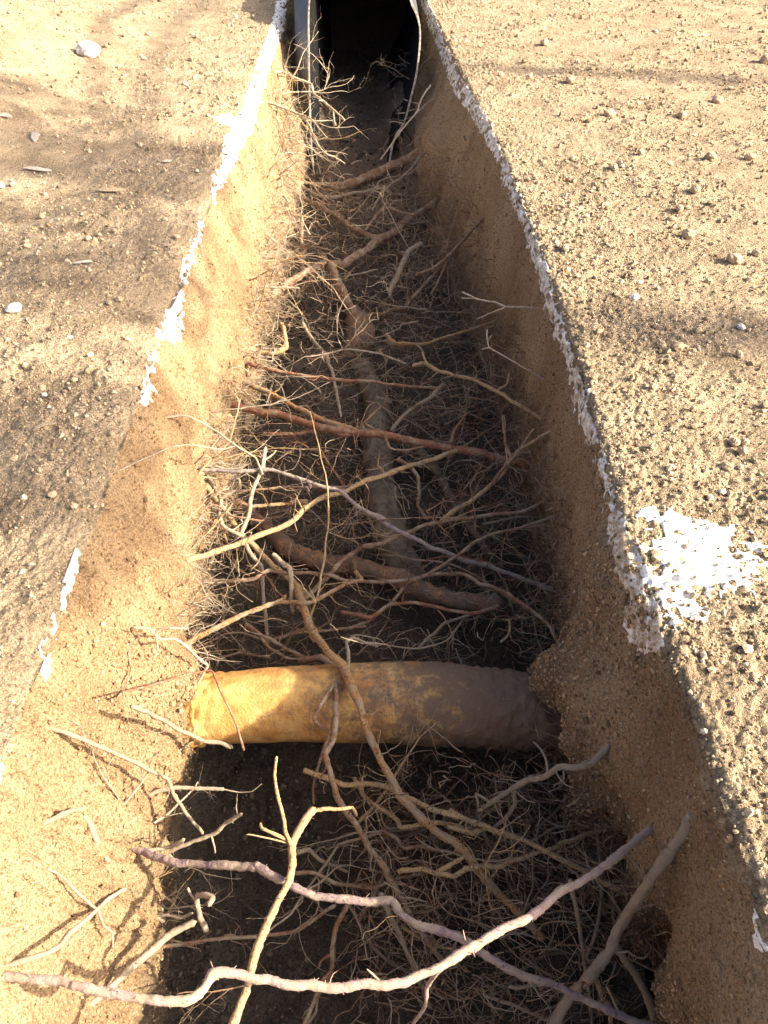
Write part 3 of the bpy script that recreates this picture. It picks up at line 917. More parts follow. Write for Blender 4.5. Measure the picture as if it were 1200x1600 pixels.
root('bent tan root propped against the shaded wall foot', 'Z 790,1310 830,1400 870,1450 875,1543', [-.46, -.5, -.53], 9, 'orange', 7, (.02, .05), [], 2, 5)
root('pale hooked rootlet on the soil at the shaded wall foot', 'Z 855,1345 890,1430 930,1500 985,1540', [-.42, -.45, -.47], 4, 'pale', 3, (0, .02), [], 1, 3, name='fine_root')
root('short root stub lying under the purple root', 'Z 320,1330 370,1350 470,1335', [-.5, -.5, -.5], 7, 'grey', 5, (0, .02), [], 1, 5)
root('dark root trailing to the bottom beside the purple root', 'Z 300,1425 420,1470 540,1530', [-.54, -.56, -.58], 6, 'grey', 5, (.04, .04), [], 3, 8)
# sunlit bank closest to the camera
root('soil coated root hugging the sunlit bank beside its own shadow', 'X 285,372 340,350 400,330 460,305 525,262', [-.17, -.22, -.27, -.31], 9, 'grey', 8, (.02, .03), [], 1, 8)
root('bowed soil coated root leaning off the sunlit bank', 'X 395,380 420,410 450,480 500,580 550,670', [-.25, -.28, -.32, -.36], 10, 'grey', 9, (.03, .03), [], 1, 8)
root('pale slanting root low on the sunlit bank above the pink root', 'X 245,1005 340,920 420,840 500,770 560,730', [-.16, -.22, -.28, -.33], 8, 'pale', 7, (.03, .04),
     [('X 450,770 430,760 340,700 280,650 225,625', [-.27, -.25, -.2, -.17], 5, 3), ('X 455,790 480,880 525,920 530,990', [-.28, -.31, -.34], 5, 3)], 2, 8)
root('thick lumpy root bulging from the foot of the sunlit bank', 'X 545,690 600,710 650,750 690,800 735,840', [-.37, -.41, -.46], 17, 'grey', 12, (.05, .02), [('X 735,838 790,840 850,850 900,830', [-.46, -.45, -.44], 6, 4)], 2, 10)
root('blunt pale stub pointing into the dark floor from the sunlit bank', 'X 720,1000 800,930 860,895 910,872', [-.38, -.38, -.37], 11, 'pale', 11, (.05, 0), [], 0, 6)
root('long dusty grey root running down the sunlit bank in front of the thick root', 'X 370,5 450,40 560,90 680,150 790,200 810,270 870,360 950,455', [-.12, -.22, -.31, -.40, -.46], 8, 'grey', 6, (.03, .0), [], 3, 14)
root('level soil coated root poking from the sunlit bank over the dark floor', 'X 690,285 800,243 950,243 1045,247', [-.42, -.42, -.41], 8, 'pale', 6, (.04, 0), [('X 1045,250 1120,265 1180,260 1225,225', [-.41, -.41, -.38], 2.5, 1.5)], 0, 12)
root('knotted pale root tip poking up over the dark floor', 'X 945,480 1020,450 1060,410 1130,365', [-.44, -.42, -.38], 8, 'pale', 7, (.02, 0), [('X 990,480 1005,520 1010,545', [-.43, -.44], 4, 3)], 1, 8)
root('curled stubby root end catching the sun above the dark floor', 'X 945,860 920,790 925,750 960,745 995,760 980,790', [-.44, -.40, -.37, -.36], 10, 'pale', 9, (.03, 0), [('X 905,770 890,740 882,715', [-.4, -.38], 4, 3)], 0, 8)
root('short pale root between the grey root and the purple root on the sunlit bank', 'X 740,530 800,520 860,482', [-.40, -.40, -.38], 7, 'pale', 6, (.03, 0), [], 0, 5)
root('soil coated root resting beside the lit end of the thick orange root', 'P 60,385 160,430 260,490 350,530 430,540 480,560', [-.20, -.28, -.36, -.40, -.41], 8, 'grey', 7, (.03, 0), [], 1, 16)
root('thin pinkish root hanging over the lit end of the thick orange root', 'P 0,300 150,260 300,215 390,205 410,240 430,290 480,390 520,490 543,575', [-.15, -.26, -.33, -.33, -.36, -.40], 4, 'red', 4, (.02, 0), [], 0, 3, name='fine_root')
root('white branching root laid over the sunlit bank above the thick orange root', 'K 1110,1000 1080,970 1000,890 930,850 860,855 835,830 800,798 715,790', [-.36, -.28, -.22, -.17], 6, 'pale', 3.5, (.03, .0),
     [('K 850,830 880,800 930,793 1000,797', [-.2, -.19, -.22], 5, 3), ('K 848,860 845,910 820,960', [-.2, -.24, -.26], 4, 3)], 1, 6)
root('reddish root running down the sunlit wall above the golden crossing root', 'H 150,0 300,80 420,170 510,220 535,275', [-.12, -.2, -.27, -.33], 4, 'pale', 3.5, (.02, .02), [], 2, 6, name='fine_root')
root('hair thin white root snaking over the sunlit wall', 'H 0,192 60,165 130,155 200,160 330,180 400,162', [-.09, -.13, -.2], 2.5, 'pale', 2, (.02, 0), [], 2, 2, name='fine_root')
root('dark thin root flat on the smooth sunlit bank', 'K 550,850 560,930 580,1010 600,1080', [-.18, -.2, -.22], 3, 'dark', 2.5, (0, 0), [('K 560,870 600,890 620,880', [-.185, -.19], 2.2, 1.5), ('K 575,960 620,945 650,960', [-.2, -.21], 2.2, 1.5)], 0, 0, name='fine_root')
root('thin brown root curving down the sunlit bank toward the big root', 'K 700,860 690,930 700,1020 670,1110 615,1180', [-.21, -.23, -.24, -.2], 3, 'brown', 3, (0, 0), [], 1, 3, name='fine_root')
# the middle of the trench
root('smooth golden root lit at one end, crossing the trench in a long upward sweep',
     'H 150,780 300,720 440,680 560,630 700,570 760,510 880,435 1000,400 1100,350 1200,320 J 250,290 400,240 530,195', [-.38, -.395, -.39, -.39, -.40, -.41, -.42], 10.5, 'golden', 7.5, (.06, .02), [], 5, 24)
root('lilac grey root crossing the whole trench on a downward slant',
     'H 150,300 300,290 420,295 540,285 640,300 720,330 850,370 960,400 1010,440 1080,500 1200,555 J 60,510 150,560 280,630 400,690 520,740 600,775 720,800 860,850', [-.35, -.34, -.35, -.37, -.40, -.43, -.46], 6.5, 'lilac', 8, (.08, .05), [], 7, 30)
root('knobbly upright root lit by the sun beside the lit wall', 'H 445,612 480,520 490,430 520,350 550,260 565,170', [-.44, -.40, -.35, -.31], 8, 'pale', 6, (.02, 0), [('H 555,250 610,200 620,185', [-.34, -.32], 4, 3)], 3, 16)
root('sharply bent sunlit root looping down from the lit wall', 'H 290,380 330,450 320,530 340,590 440,650 480,730 540,800 545,860', [-.42, -.41, -.42, -.45, -.49], 7.5, 'pale', 6, (.04, .02), [('H 325,450 370,420 430,395 420,320', [-.42, -.40, -.37], 6, 4)], 2, 12)
root('orange brown bent root joining the golden sweep', 'H 345,520 390,480 430,470 500,482 620,475 700,468 790,468', [-.43, -.42, -.43, -.45], 7, 'orange', 5.5, (.03, 0), [], 3, 10)
root('slim brown root level across the trench behind the golden sweep', 'H 520,395 640,385 760,380 960,382 1080,365', [-.46, -.46, -.45], 5, 'brown', 4, (.04, .02), [], 3, 10)
root('stout tan root dropping from the golden sweep to the floor', 'H 350,520 400,590 440,640 520,710 600,800 650,840', [-.43, -.45, -.48, -.52], 10, 'golden', 9, (.02, .03), [], 1, 8)
root('slender arching root turning orange where it meets the shaded wall',
     'H 270,885 420,885 510,870 580,830 690,840 860,845 1000,880 1200,890 J 150,890 300,880 420,850 530,842 610,850 680,900 740,910 850,960 960,1040 1050,1120 1090,1190', [-.47, -.44, -.43, -.44, -.44, -.42, -.40, -.38], 7, 'brown', 6.5, (.05, .05), [], 8, 26)
root('upright knobbly pale root just before the thick orange root', 'H 605,745 690,810 705,900 712,1000', [-.42, -.43, -.46], 8, 'pale', 7, (0, .02), [], 1, 10)
root('bright yellow root springing from the lit wall near the thick orange root',
     'H 150,1210 300,1140 420,1080 540,1030 640,995 800,1000 920,945 1020,890 1080,875 J 40,860', [-.45, -.43, -.42, -.42, -.43], 10, 'orange', 6, (.08, .02), [('H 620,1000 655,985 672,962', [-.42, -.41], 8, 5)], 6, 26)
root('brown root in a shallow curve crossing from the floor to the shaded wall',
     'H 775,985 850,900 920,840 980,770 1080,700 1200,690 J 60,700 160,680 280,640 380,590 500,560 640,550 760,530 900,515 1030,455', [-.50, -.46, -.43, -.42, -.41, -.39, -.36], 8, 'brown', 6, (.03, .05), [], 6, 26)
root('branched tawny root climbing the shaded wall with a forked end',
     'J 490,560 560,500 640,450 720,390 800,320 835,250 900,180 985,130', [-.42, -.41, -.39, -.34, -.28], 8.5, 'golden', 5, (.02, .03), [('J 905,175 930,130 975,70', [-.31, -.29, -.25], 5, 3), ('J 830,245 820,120 815,0', [-.34, -.33, -.31], 4.5, 3)], 4, 20)
root('short wavy root dropping from the reddish crossing root', 'J 250,230 320,280 350,330 360,420 350,480 400,550', [-.42, -.42, -.44, -.46], 6.5, 'brown', 5, (0, 0), [], 5, 12)
root('thick dusty brown root lying on the floor under the finer roots', 'J 365,190 440,270 500,380 570,500 650,620 740,740', [-.5, -.515, -.52, -.53], 14, 'caked', 12, (.05, .05), [], 3, 16, jit=.2)
root('stout orange brown root with a buried blunt end', 'H 600,640 700,720 880,790 J 0,800 130,840 250,870 350,930 450,965 600,990 770,1000', [-.55, -.53, -.50, -.475, -.47], 32, 'stub', 29, (.05, 0), [], 4, 30, jit=.12, lets_mat='grey')
root('dust covered thick root running lengthwise down the middle of the trench', 'D 645,560 690,640 700,720 J 110,120 140,260 150,400 180,560 240,720 300,860', [-.59, -.545, -.53, -.525, -.54], 38, 'caked', 52, (.06, .06), [], 6, 40, jit=.1)
root('orange brown slim root below the stout blunt root', 'J 0,1060 100,1080 200,1010 340,1000 440,1020 560,1050 660,1055 740,1035', [-.46, -.44, -.43, -.43, -.45], 6.5, 'red', 5.5, (.03, .02), [], 4, 14)
root('thin root rising from the floor to the shaded wall past the stout blunt root', 'J 0,1130 100,1090 190,1020 300,900 400,850 530,770 650,680 760,630 900,600 1000,565', [-.48, -.45, -.43, -.42, -.39, -.36], 5.5, 'brown', 5, (.02, .04), [], 6, 20)
root('dusty slim root just behind the thick orange root', 'J 400,1200 500,1110 620,1070 740,1030', [-.49, -.48, -.46], 5.5, 'grey', 4.5, (.03, .02), [], 4, 12)
root('pair of thin brown roots sagging behind the lit end of the thick orange root', 'P 600,20 700,80 780,115 840,145 920,140', [-.47, -.45, -.44], 7, 'brown', 6, (.04, .02), [('P 600,60 660,110 740,145 840,150', [-.48, -.46, -.45], 5, 4)], 4, 16)
root('tan root rising out of the dark behind the thick orange root', 'P 690,60 780,30 860,20 980,10 1070,0 ', [-.49, -.46, -.45], 5.5, 'brown', 5, (.03, .02), [], 3, 10)
root('grey hooked root standing on the thick orange root', 'P 1030,180 1030,110 1025,70 1060,48 1110,70 1170,92', [-.36, -.35, -.36, -.38], 6.5, 'grey', 5, (.02, 0), [], 3, 12)
# farther up the trench
root('long reddish double root crossing the trench, bright where the sun reaches it',
     'D 150,680 250,705 350,720 430,745 520,770 640,785 760,800 880,825 1000,845 1100,865 1170,882', [-.42, -.415, -.41, -.41, -.42, -.43], 11.5, 'red', 13, (.07, .06), [('D 615,795 560,800 500,780 450,778 380,790 270,785', [-.42, -.43, -.44, -.45], 8, 6)], 6, 24, jit=.2)
root('slim orange root merging into the long reddish double root', 'D 210,600 300,640 400,690 500,740 620,775', [-.42, -.41, -.40, -.41], 8, 'orange', 8, (.05, 0), [], 3, 12)
root('thin dark red root level across the trench above the double root', 'D 250,535 310,550 420,570 560,583 700,595 800,610 930,615', [-.41, -.40, -.40, -.42], 7, 'red', 4.5, (.05, .02), [], 6, 16)
root('grey forked root lying crosswise in the shade, knobbed at the fork', 'D 340,237 375,210 440,180 500,145 560,150 640,105 690,65 760,30 A 800,830 850,800', [-.46, -.47, -.475, -.48, -.49, -.47], 14, 'brown', 12, (.04, .04),
     [('D 520,145 545,200 575,270 600,320 620,370', [-.48, -.49, -.51, -.53], 14, 13), ('D 505,140 498,120 490,115', [-.47, -.46], 9, 7)], 4, 24, jit=.25)
root('flared reddish root stub half buried beside the knotted tuft', 'D 625,365 640,400 632,440 610,500', [-.55, -.53, -.545, -.60], 30, 'stub', 46, (.03, .05), [], 3, 16, jit=.12, lets_mat='grey')
root('stumpy root crowned by a radiating tuft of rootlets', 'W 480,270 430,300 390,360 350,460 310,540 280,610', [-.42, -.43, -.44, -.46], 8.5, 'grey', 8, (.03, 0), [], 14, 24, let_len=.14)
root('tangled tuft spreading over the flared root stub', 'W 110,790 150,770 230,770 300,740 380,730 440,660 560,530 650,450 720,360', [-.49, -.47, -.45, -.42], 5, 'brown', 5, (.02, .03), [], 16, 24, let_len=.13)
root('braided brown root clinging to the shaded wall', 'W 480,480 600,430 700,360 780,270 860,190 920,120 1020,25', [-.40, -.36, -.32, -.28, -.24], 5, 'brown', 4, (0, .01), [('W 430,640 520,570 620,490 680,420 740,340 840,220', [-.44, -.40, -.35, -.31], 4.5, 3), ('W 590,620 630,560 660,490 700,400', [-.42, -.38, -.34], 3.5, 3)], 6, 16)
root('orange twig root below the braided one', 'W 270,940 320,985 400,1000 480,1000 560,995 650,960 760,925', [-.46, -.45, -.44, -.42], 6, 'orange', 4.5, (.02, .02), [('W 480,1000 530,1050 540,1090', [-.44, -.45], 4, 3)], 5, 14)
root('whitish forked twig root sticking out of the shaded wall', 'W 1250,720 1160,715 1080,685 1000,675 920,650 830,608', [-.10, -.115, -.13, -.14], 4, 'pale', 3, (.03, 0), [('W 1000,675 910,655 820,652', [-.125, -.13, -.14], 3, 2), ('W 1160,718 1060,755 935,808', [-.11, -.13, -.16], 2.6, 2)], 2, 5, name='fine_root')
root('white three pronged twig root on the shaded wall', 'W 1085,1055 1025,1020 1015,960 1012,890', [-.15, -.14, -.12], 3, 'pale', 2.2, (.02, 0), [('W 1025,1022 975,1035', [-.14, -.15], 2.6, 2), ('W 1020,965 1050,930', [-.13, -.12], 2, 1.5)], 0, 2, name='fine_root')
root('tawny branching root at the shaded wall beside the three pronged twig', 'D 830,530 870,520 930,555 990,568 1050,580 1130,620 1205,665', [-.40, -.37, -.35, -.32], 6.5, 'golden', 5.5, (0, .05), [('D 870,522 865,480', [-.38, -.36], 4, 3), ('D 1140,625 1180,600 1190,560', [-.335, -.32, -.3], 4, 3)], 8, 16)
root('tawny looping twig root low on the shaded wall', 'R 180,960 205,920 240,880 290,835 330,815', [-.36, -.34, -.31, -.29], 7, 'brown', 4, (.02, .02), [('R 235,880 215,820 205,720', [-.33, -.31, -.28], 6, 4), ('R 265,850 300,790 322,770', [-.32, -.3], 4, 3)], 4, 10)
root('thin zigzag root across the shaded middle', 'D 415,375 450,430 500,490 530,570 545,650 560,720', [-.42, -.43, -.45, -.48], 6, 'grey', 4.5, (0, 0), [], 5, 12)
root('angular root glowing in the sun at the foot of the lit wall', 'D 225,483 300,485 350,460 345,400 335,375', [-.44, -.43, -.41], 9, 'golden', 7, (.05, 0), [], 4, 12)
root('pale straight twig pair against the lit wall', 'D 110,250 170,238 250,235 330,238 400,240', [-.33, -.36, -.38], 4, 'pale', 3.5, (.02, 0), [('D 170,238 140,215 125,210', [-.35, -.34], 2, 2)], 4, 6, name='fine_root')
root('curved grey root below the dark red one', 'D 940,598 900,650 830,690 790,725 760,755', [-.41, -.43, -.46, -.47], 7.5, 'grey', 6, (0, .02), [], 6, 12)
root('wiry root linking the thin red root to the double root', 'D 650,790 640,745 680,770 720,790 740,840 790,850 870,835', [-.41, -.40, -.40, -.41], 5.5, 'brown', 4, (0, 0), [('D 640,745 690,700 705,685', [-.4, -.39], 4, 3)], 3, 8)
root('twig root rising from the double root toward the shaded wall', 'D 970,820 985,770 1030,710', [-.41, -.38, -.35], 5.5, 'red', 3, (0, 0), [], 5, 6)
# the far end
root('thick grey brown root arching over the floor in front of the pipe', 'A 540,702 590,692 640,672 700,650 770,615', [-.535, -.52, -.50, -.46], 13, 'brown', 15, (.04, .06), [], 2, 14, jit=.18)
root('thin root pair trailing from the lit tuft before the pipe', 'A 400,668 430,690 490,692 540,702', [-.47, -.50, -.53], 6, 'grey', 5, (.05, .02), [], 2, 6)
root('stout tapering root leaning down to the grey forked root', 'A 400,735 430,750 500,785 600,850 660,880 720,895', [-.49, -.5, -.51, -.52], 8, 'brown', 11, (.04, .03), [], 3, 12)
root('limp grey root sagging before the arching thick root', 'A 430,710 480,738 540,740 600,725 660,715 720,700', [-.5, -.53, -.53, -.5], 6.5, 'grey', 5, (.03, .02), [], 4, 10)
root('wiry bent root standing above the grey forked root', 'A 650,862 690,810 720,780 750,785 790,800 830,805', [-.48, -.45, -.43, -.42], 5, 'brown', 4, (0, .02), [], 4, 6)
root('upright tan peg like root beside the lit wall', 'A 415,960 412,900 415,820', [-.52, -.47, -.42], 8.5, 'brown', 7.5, (.02, 0), [], 1, 6)
root('sunlit tuft root reaching out in front of the pipe with a knobbed tip', 'T 40,200 130,200 250,250 330,280 400,310 420,400 500,460 560,510 640,580 710,645', [-.10, -.12, -.15, -.18, -.20], 5, 'pale', 3.2, (.03, 0), [('T 598,560 610,640 625,695', [-.19, -.22], 2.6, 2.6), ('T 400,440 450,460 505,465', [-.15, -.16], 2.4, 2)], 6, 8)
root('drooping sunlit tuft root ending in a bare twig before the pipe', 'T 100,520 220,560 310,620 380,690 420,790 470,890 550,970 620,990 710,1050', [-.15, -.18, -.22, -.28, -.33], 4.5, 'pale', 2, (.03, 0), [('T 380,640 460,650 590,650', [-.19, -.2], 3, 1.6), ('T 400,500 430,560 455,640 480,730 548,810', [-.15, -.18, -.22], 3.2, 1.6)], 6, 8)
root('shaded twig root slanting down the far shaded wall', 'U 545,335 500,400 460,470 430,570 340,670 270,760 180,890 90,1010', [-.13, -.2, -.28, -.36], 3, 'pale', 2.2, (.02, 0), [('U 420,590 500,510 600,440', [-.27, -.24, -.2], 2.4, 2), ('U 440,490 380,480 300,450', [-.25, -.26], 2, 1.5), ('U 400,545 320,575 250,585', [-.28, -.3], 2, 1.5), ('U 310,685 240,660 170,665', [-.31, -.32], 2, 1.5)], 3, 4, name='fine_root')
root('long thin root trailing down the far shaded wall to the floor', 'U 740,690 660,750 600,830 510,940 440,1010 370,1100 280,1180 150,1280 80,1350 20,1470', [-.25, -.32, -.38, -.43, -.47], 3.2, 'grey', 2.6, (.02, .02), [('U 560,1000 470,1050 420,1110 340,1160', [-.37, -.4, -.43], 2, 1.6), ('U 155,1265 150,1160 140,1060', [-.46, -.42, -.38], 2.4, 1.6)], 3, 4, name='fine_root')

# ---------------------------------------------------------------- smaller roots, each its own object
TUFTS = [  # photograph pixel, side, height range, how many, reach, thickness, material, label
    ((456, 140), 'L', 14, .28, .0024, 'pale', 'pale root in the sunlit tuft hanging beside the pipe mouth'),
    ((446, 215), 'L', 14, .22, .0020, 'pale', 'pale root in the bushy sunlit tuft below the pipe mouth'),
    ((440, 290), 'L', 13, .22, .0022, 'pale', 'pale root in the sunlit tuft level with the arching thick root'),
    ((428, 350), 'L', 8, .20, .0022, 'pale', 'pale root in the sunlit tuft beside the peg like root'),
    ((420, 420), 'L', 12, .20, .0022, 'golden', 'tawny root in the sunlit tuft beside the grey forked root'),
    ((412, 480), 'L', 12, .20, .0020, 'golden', 'tawny root in the sunlit tuft by the angular glowing root'),
    ((385, 560), 'L', 9, .20, .0020, 'pale', 'pale root on the sunlit wall above the long reddish double root'),
    ((350, 640), 'L', 4, .18, .0018, 'pale', 'pale root on the sunlit wall below the long reddish double root'),
    ((335, 745), 'L', 9, .20, .0022, 'pale', 'pale root in the dense sunlit tangle at the lit wall foot'),
    ((322, 800), 'L', 9, .18, .0022, 'golden', 'tawny root in the dense sunlit tangle at the lit wall foot'),
    ((315, 870), 'L', 9, .16, .0020, 'pale', 'pale root in the sunlit tangle above the bright yellow root'),
    ((305, 960), 'L', 10, .15, .0018, 'pale', 'pale root fringing the bank beside the bright yellow root'),
    ((200, 1270), 'L', 6, .14, .0022, 'grey', 'soil coated root on the sunlit bank closest to the camera'),
    ((230, 1420), 'L', 6, .13, .0020, 'pale', 'pale root on the sunlit bank by the lumpy root'),
    ((640, 230), 'R', 6, .18, .0014, 'grey', 'grey wiry root on the shaded wall beside the pipe'),
    ((680, 340), 'R', 8, .18, .0016, 'grey', 'grey wiry root at the foot of the far shaded wall'),
    ((690, 440), 'R', 8, .20, .0018, 'grey', 'grey wiry root below the braided root'),
    ((740, 540), 'R', 8, .22, .0020, 'brown', 'brown wiry root beside the three pronged twig'),
    ((790, 640), 'R', 7, .22, .0020, 'brown', 'brown wiry root at the shaded wall by the double root'),
    ((820, 760), 'R', 7, .20, .0018, 'grey', 'grey wiry root at the shaded wall by the curved brown root'),
    ((850, 880), 'R', 7, .18, .0018, 'brown', 'brown wiry root at the shaded wall by the slender arching root'),
    ((850, 1010), 'R', 8, .18, .0018, 'grey', 'grey wiry root above the buried end of the thick orange root'),
    ((870, 1165), 'R', 8, .17, .0026, 'grey', 'grey wiry root below the buried end of the thick orange root'),
    ((900, 1290), 'R', 8, .16, .0028, 'grey', 'grey wiry root under the arched soil coated root'),
    ((940, 1420), 'R', 8, .17, .0032, 'grey', 'grey wiry root beside the soil coated forked root'),
]
def wall_x(side, y, z):
    f = np.clip(z / floor_z(y), 0, 1)
    if side == 'L': return I(y, Yv, XLT) + (I(y, Yv, XLB) - I(y, Yv, XLT)) * f
    return I(y, Yv, XRT) + (I(y, Yv, XRB) - I(y, Yv, XRT)) * f
def wall_hit(px, py, side):
    x = -.5 if side == 'L' else .4
    for _ in range(6):
        q = at_x(px, py, x)
        x = float(wall_x(side, q[1], q[2]))
    return at_x(px, py, x)
FINE = 0
TONE = {'pale': 'pale', 'golden': 'tawny', 'grey': 'soil coated', 'brown': 'brown', 'dark': 'dark', 'red': 'reddish'}
NEARBY = {'pale': ['pale', 'pale', 'golden'], 'golden': ['golden', 'pale', 'brown'], 'grey': ['grey', 'grey', 'brown', 'pale'], 'brown': ['brown', 'golden', 'grey', 'red'], 'dark': ['dark', 'brown', 'grey', 'golden']}
def size_word(u): return 'short' if u < .75 else ('long' if u > 1.15 else 'middling')
def where(lab):
    for cut in (' in the ', ' on the ', ' fringing ', ' at the ', ' below the ', ' beside the ', ' above the ', ' under the '):
        if cut in lab: return lab[lab.index(cut) + 1:]
    return lab
for (cx, cy), side, n, reach, r, mt, lab in TUFTS:
    for _ in range(n):
        px = cx + RNG.normal(0, 12); py = cy + RNG.normal(0, 22)
        q = wall_hit(px, py, side)
        if not (floor_z(q[1]) < q[2] < -.03): q[2] = np.clip(q[2], floor_z(q[1]) + .03, -.06)
        co_, ki, _d = KD.find(q)
        nn = KDN[ki]
        q = np.array(co_) - nn * .006
        sgn = 1 if side == 'L' else -1
        d = nn * RNG.uniform(.3, 1.1) + np.array([0, RNG.normal(-.15, .55), RNG.normal(-.1, .45)])
        u = RNG.uniform(.5, 1.4)
        m_ = NEARBY[mt][int(RNG.integers(len(NEARBY[mt])))]
        mb = MB()
        far_ = 1.5 if (q[1] > 1.9 and side == 'L') else 1.15
        grow(mb, q, d, reach * u * 1.35 * far_ ** .5, r * far_ * RNG.uniform(.7, 1.4), 2, 5, .085, (0, 0, -.8), 5)
        tag(mb.build('fine_root', M_ROOT[m_]), f"{size_word(u)} {TONE[m_]} root {where(lab)}", 'root', 'fine roots along the trench walls')
        FINE += 1
FLOORS = [  # y range, how many, material, where
    ((3.0, 4.2), 12, 'grey', 'on the floor near the pipe'),
    ((2.1, 3.0), 14, 'grey', 'on the floor around the flared stub'),
    ((1.5, 2.1), 14, 'brown', 'on the floor beneath the double root'),
    ((1.12, 1.5), 12, 'brown', 'on the floor behind the thick orange root'),
    ((.45, .85), 15, 'dark', 'on the floor beneath the purple root'),
]
for (ya, yb), n, mt, lab in FLOORS:
    for _ in range(n):
        yy = RNG.uniform(ya, yb)
        xx = RNG.uniform(float(I(yy, Yv, XLB)) + .06, float(I(yy, Yv, XRB)) - .03)
        if yy < .9: xx = RNG.uniform(-.12, .40)
        a = RNG.choice([0, math.pi]) + RNG.normal(0, .6)
        u = RNG.uniform(.5, 1.5)
        m_ = NEARBY[mt][int(RNG.integers(len(NEARBY[mt])))]
        mb = MB()
        grow(mb, (xx, yy, floor_z(yy) + RNG.uniform(.0, .14)), (math.cos(a), math.sin(a), RNG.uniform(.0, .45)), .42 * u, RNG.uniform(.0020, .0044), 2, 5, .085, (0, 0, -.35), 6)
        tag(mb.build('fine_root', M_ROOT[m_]), f"{size_word(u)} {TONE[m_]} wiry root {lab}", 'root', 'fine roots along the trench floor')
        FINE += 1
print('fine roots', FINE)

# the felt of hair roots nobody could count
mb = MB()
HM = [MB(), MB()]
for _h in range(2700):
    yy = 4.4 - 3.35 * RNG.random() ** .75 if RNG.random() < .72 else RNG.uniform(.40, .86)
    if yy > .86 and yy < 1.1: continue
    xl_, xr_ = float(I(yy, Yv, XLB)), float(I(yy, Yv, XRB))
    u = RNG.random() ** .75
    xx = xl_ + .05 + (xr_ - xl_ - .06) * u
    if yy < .9: xx = RNG.uniform(-.05, .40)
    zz = floor_z(yy) + .25 * RNG.random() ** 3
    if u > .9: zz = floor_z(yy) + .3 * RNG.random()
    L = RNG.uniform(.03, .14)
    Pm = clampz(wander((xx, yy, zz), RNG.normal(0, 1, 3) * np.array([1, .7, .6]), L * 1.5, .010, .17, (0, 0, -.8)))
    HM[_h % 2].tube(Pm, np.linspace(RNG.uniform(.0007, .0021), .0005, len(Pm)), 3)
tag(HM[0].build('hair_roots', M_ROOT['grey']), 'mat of hair thin grey roots covering the trench floor', 'hair roots', kind='stuff')
tag(HM[1].build('hair_roots', M_ROOT['brown']), 'mat of hair thin brown roots covering the trench floor', 'hair roots', kind='stuff')
mb = MB()
for _ in range(1350):
    yy = RNG.uniform(1.05, 4.9); zz = floor_z(yy) + .24 * RNG.random() ** 1.5 if (RNG.random() < .75 or yy < 3.2) else RNG.uniform(-.45, -.12)
    co_, ki, _d = KD.find((float(wall_x('L', yy, zz)), yy, zz))
    Pm = wander(np.array(co_) - KDN[ki] * .003, (RNG.uniform(.3, 1), RNG.normal(0, .8), RNG.normal(-.1, .6)), RNG.uniform(.04, .17), .010, .17, (0, 0, -1))
    mb.tube(Pm, np.linspace(RNG.uniform(.0006, .0018) * (1 + .10 * yy), .0005, len(Pm)), 3)
tag(mb.build('hair_roots', M_ROOT['pale']), 'fringe of hair thin pale roots along the sunlit wall', 'hair roots', kind='stuff')
mb = MB()
for _ in range(1500):
    yy = RNG.uniform(.45, 4.3); zz = floor_z(yy) + .30 * RNG.random() ** 1.7
    co_, ki, _d = KD.find((float(wall_x('R', yy, zz)), yy, zz))
    Pm = wander(np.array(co_) - KDN[ki] * .003, KDN[ki] * RNG.uniform(.2, 1) + RNG.normal(0, .6, 3), RNG.uniform(.04, .19), .010, .17, (0, 0, -1))
    mb.tube(Pm, np.linspace(RNG.uniform(.0007, .0022), .0005, len(Pm)), 3)
tag(mb.build('hair_roots', M_ROOT['brown']), 'tangle of thin brown roots along the foot of the shaded wall', 'hair roots', kind='stuff')

# ---------------------------------------------------------------- clods, stones, chips
def lump_mesh(name, seed, mat, flat=.75, rough=.3, sub=2):
    V, Fc = ICO_V.copy(), ICO_F.copy()
    for _ in range(sub):
        cache, F2, V = {}, [], list(V)
        def midp(a, b):
            k = (min(a, b), max(a, b))
            if k not in cache:
                m = np.array(V[a]) + np.array(V[b]); V.append(m / np.linalg.norm(m)); cache[k] = len(V) - 1
            return cache[k]
        for a, b, c_ in Fc:
            ab, bc, ca = midp(a, b), midp(b, c_), midp(c_, a)
            F2 += [(a, ab, ca), (b, bc, ab), (c_, ca, bc), (ab, bc, ca)]
        V = np.array(V); Fc = np.array(F2)
    o = V.astype(np.float32)
    V = V * (1 + rough * fbm(o + seed * 7.3, .9, 3, seed) + .12 * vnoise(o + seed, .3, seed))[:, None] * np.array([1, .85, flat])
    me = bpy.data.meshes.new(name)
    me.from_pydata(V.tolist(), [], Fc.tolist())
    me.materials.append(mat)
    return me

def ground_point(px, py, z=0.0):
    k = np.argmin((PX - px) ** 2 + (PY - py) ** 2 + np.where(PF < .2, 1e9, 0) + np.where((zone == 0) | (zone == 4), 0, 1e6)[None])
    return GRID.reshape(-1, 3)[k]

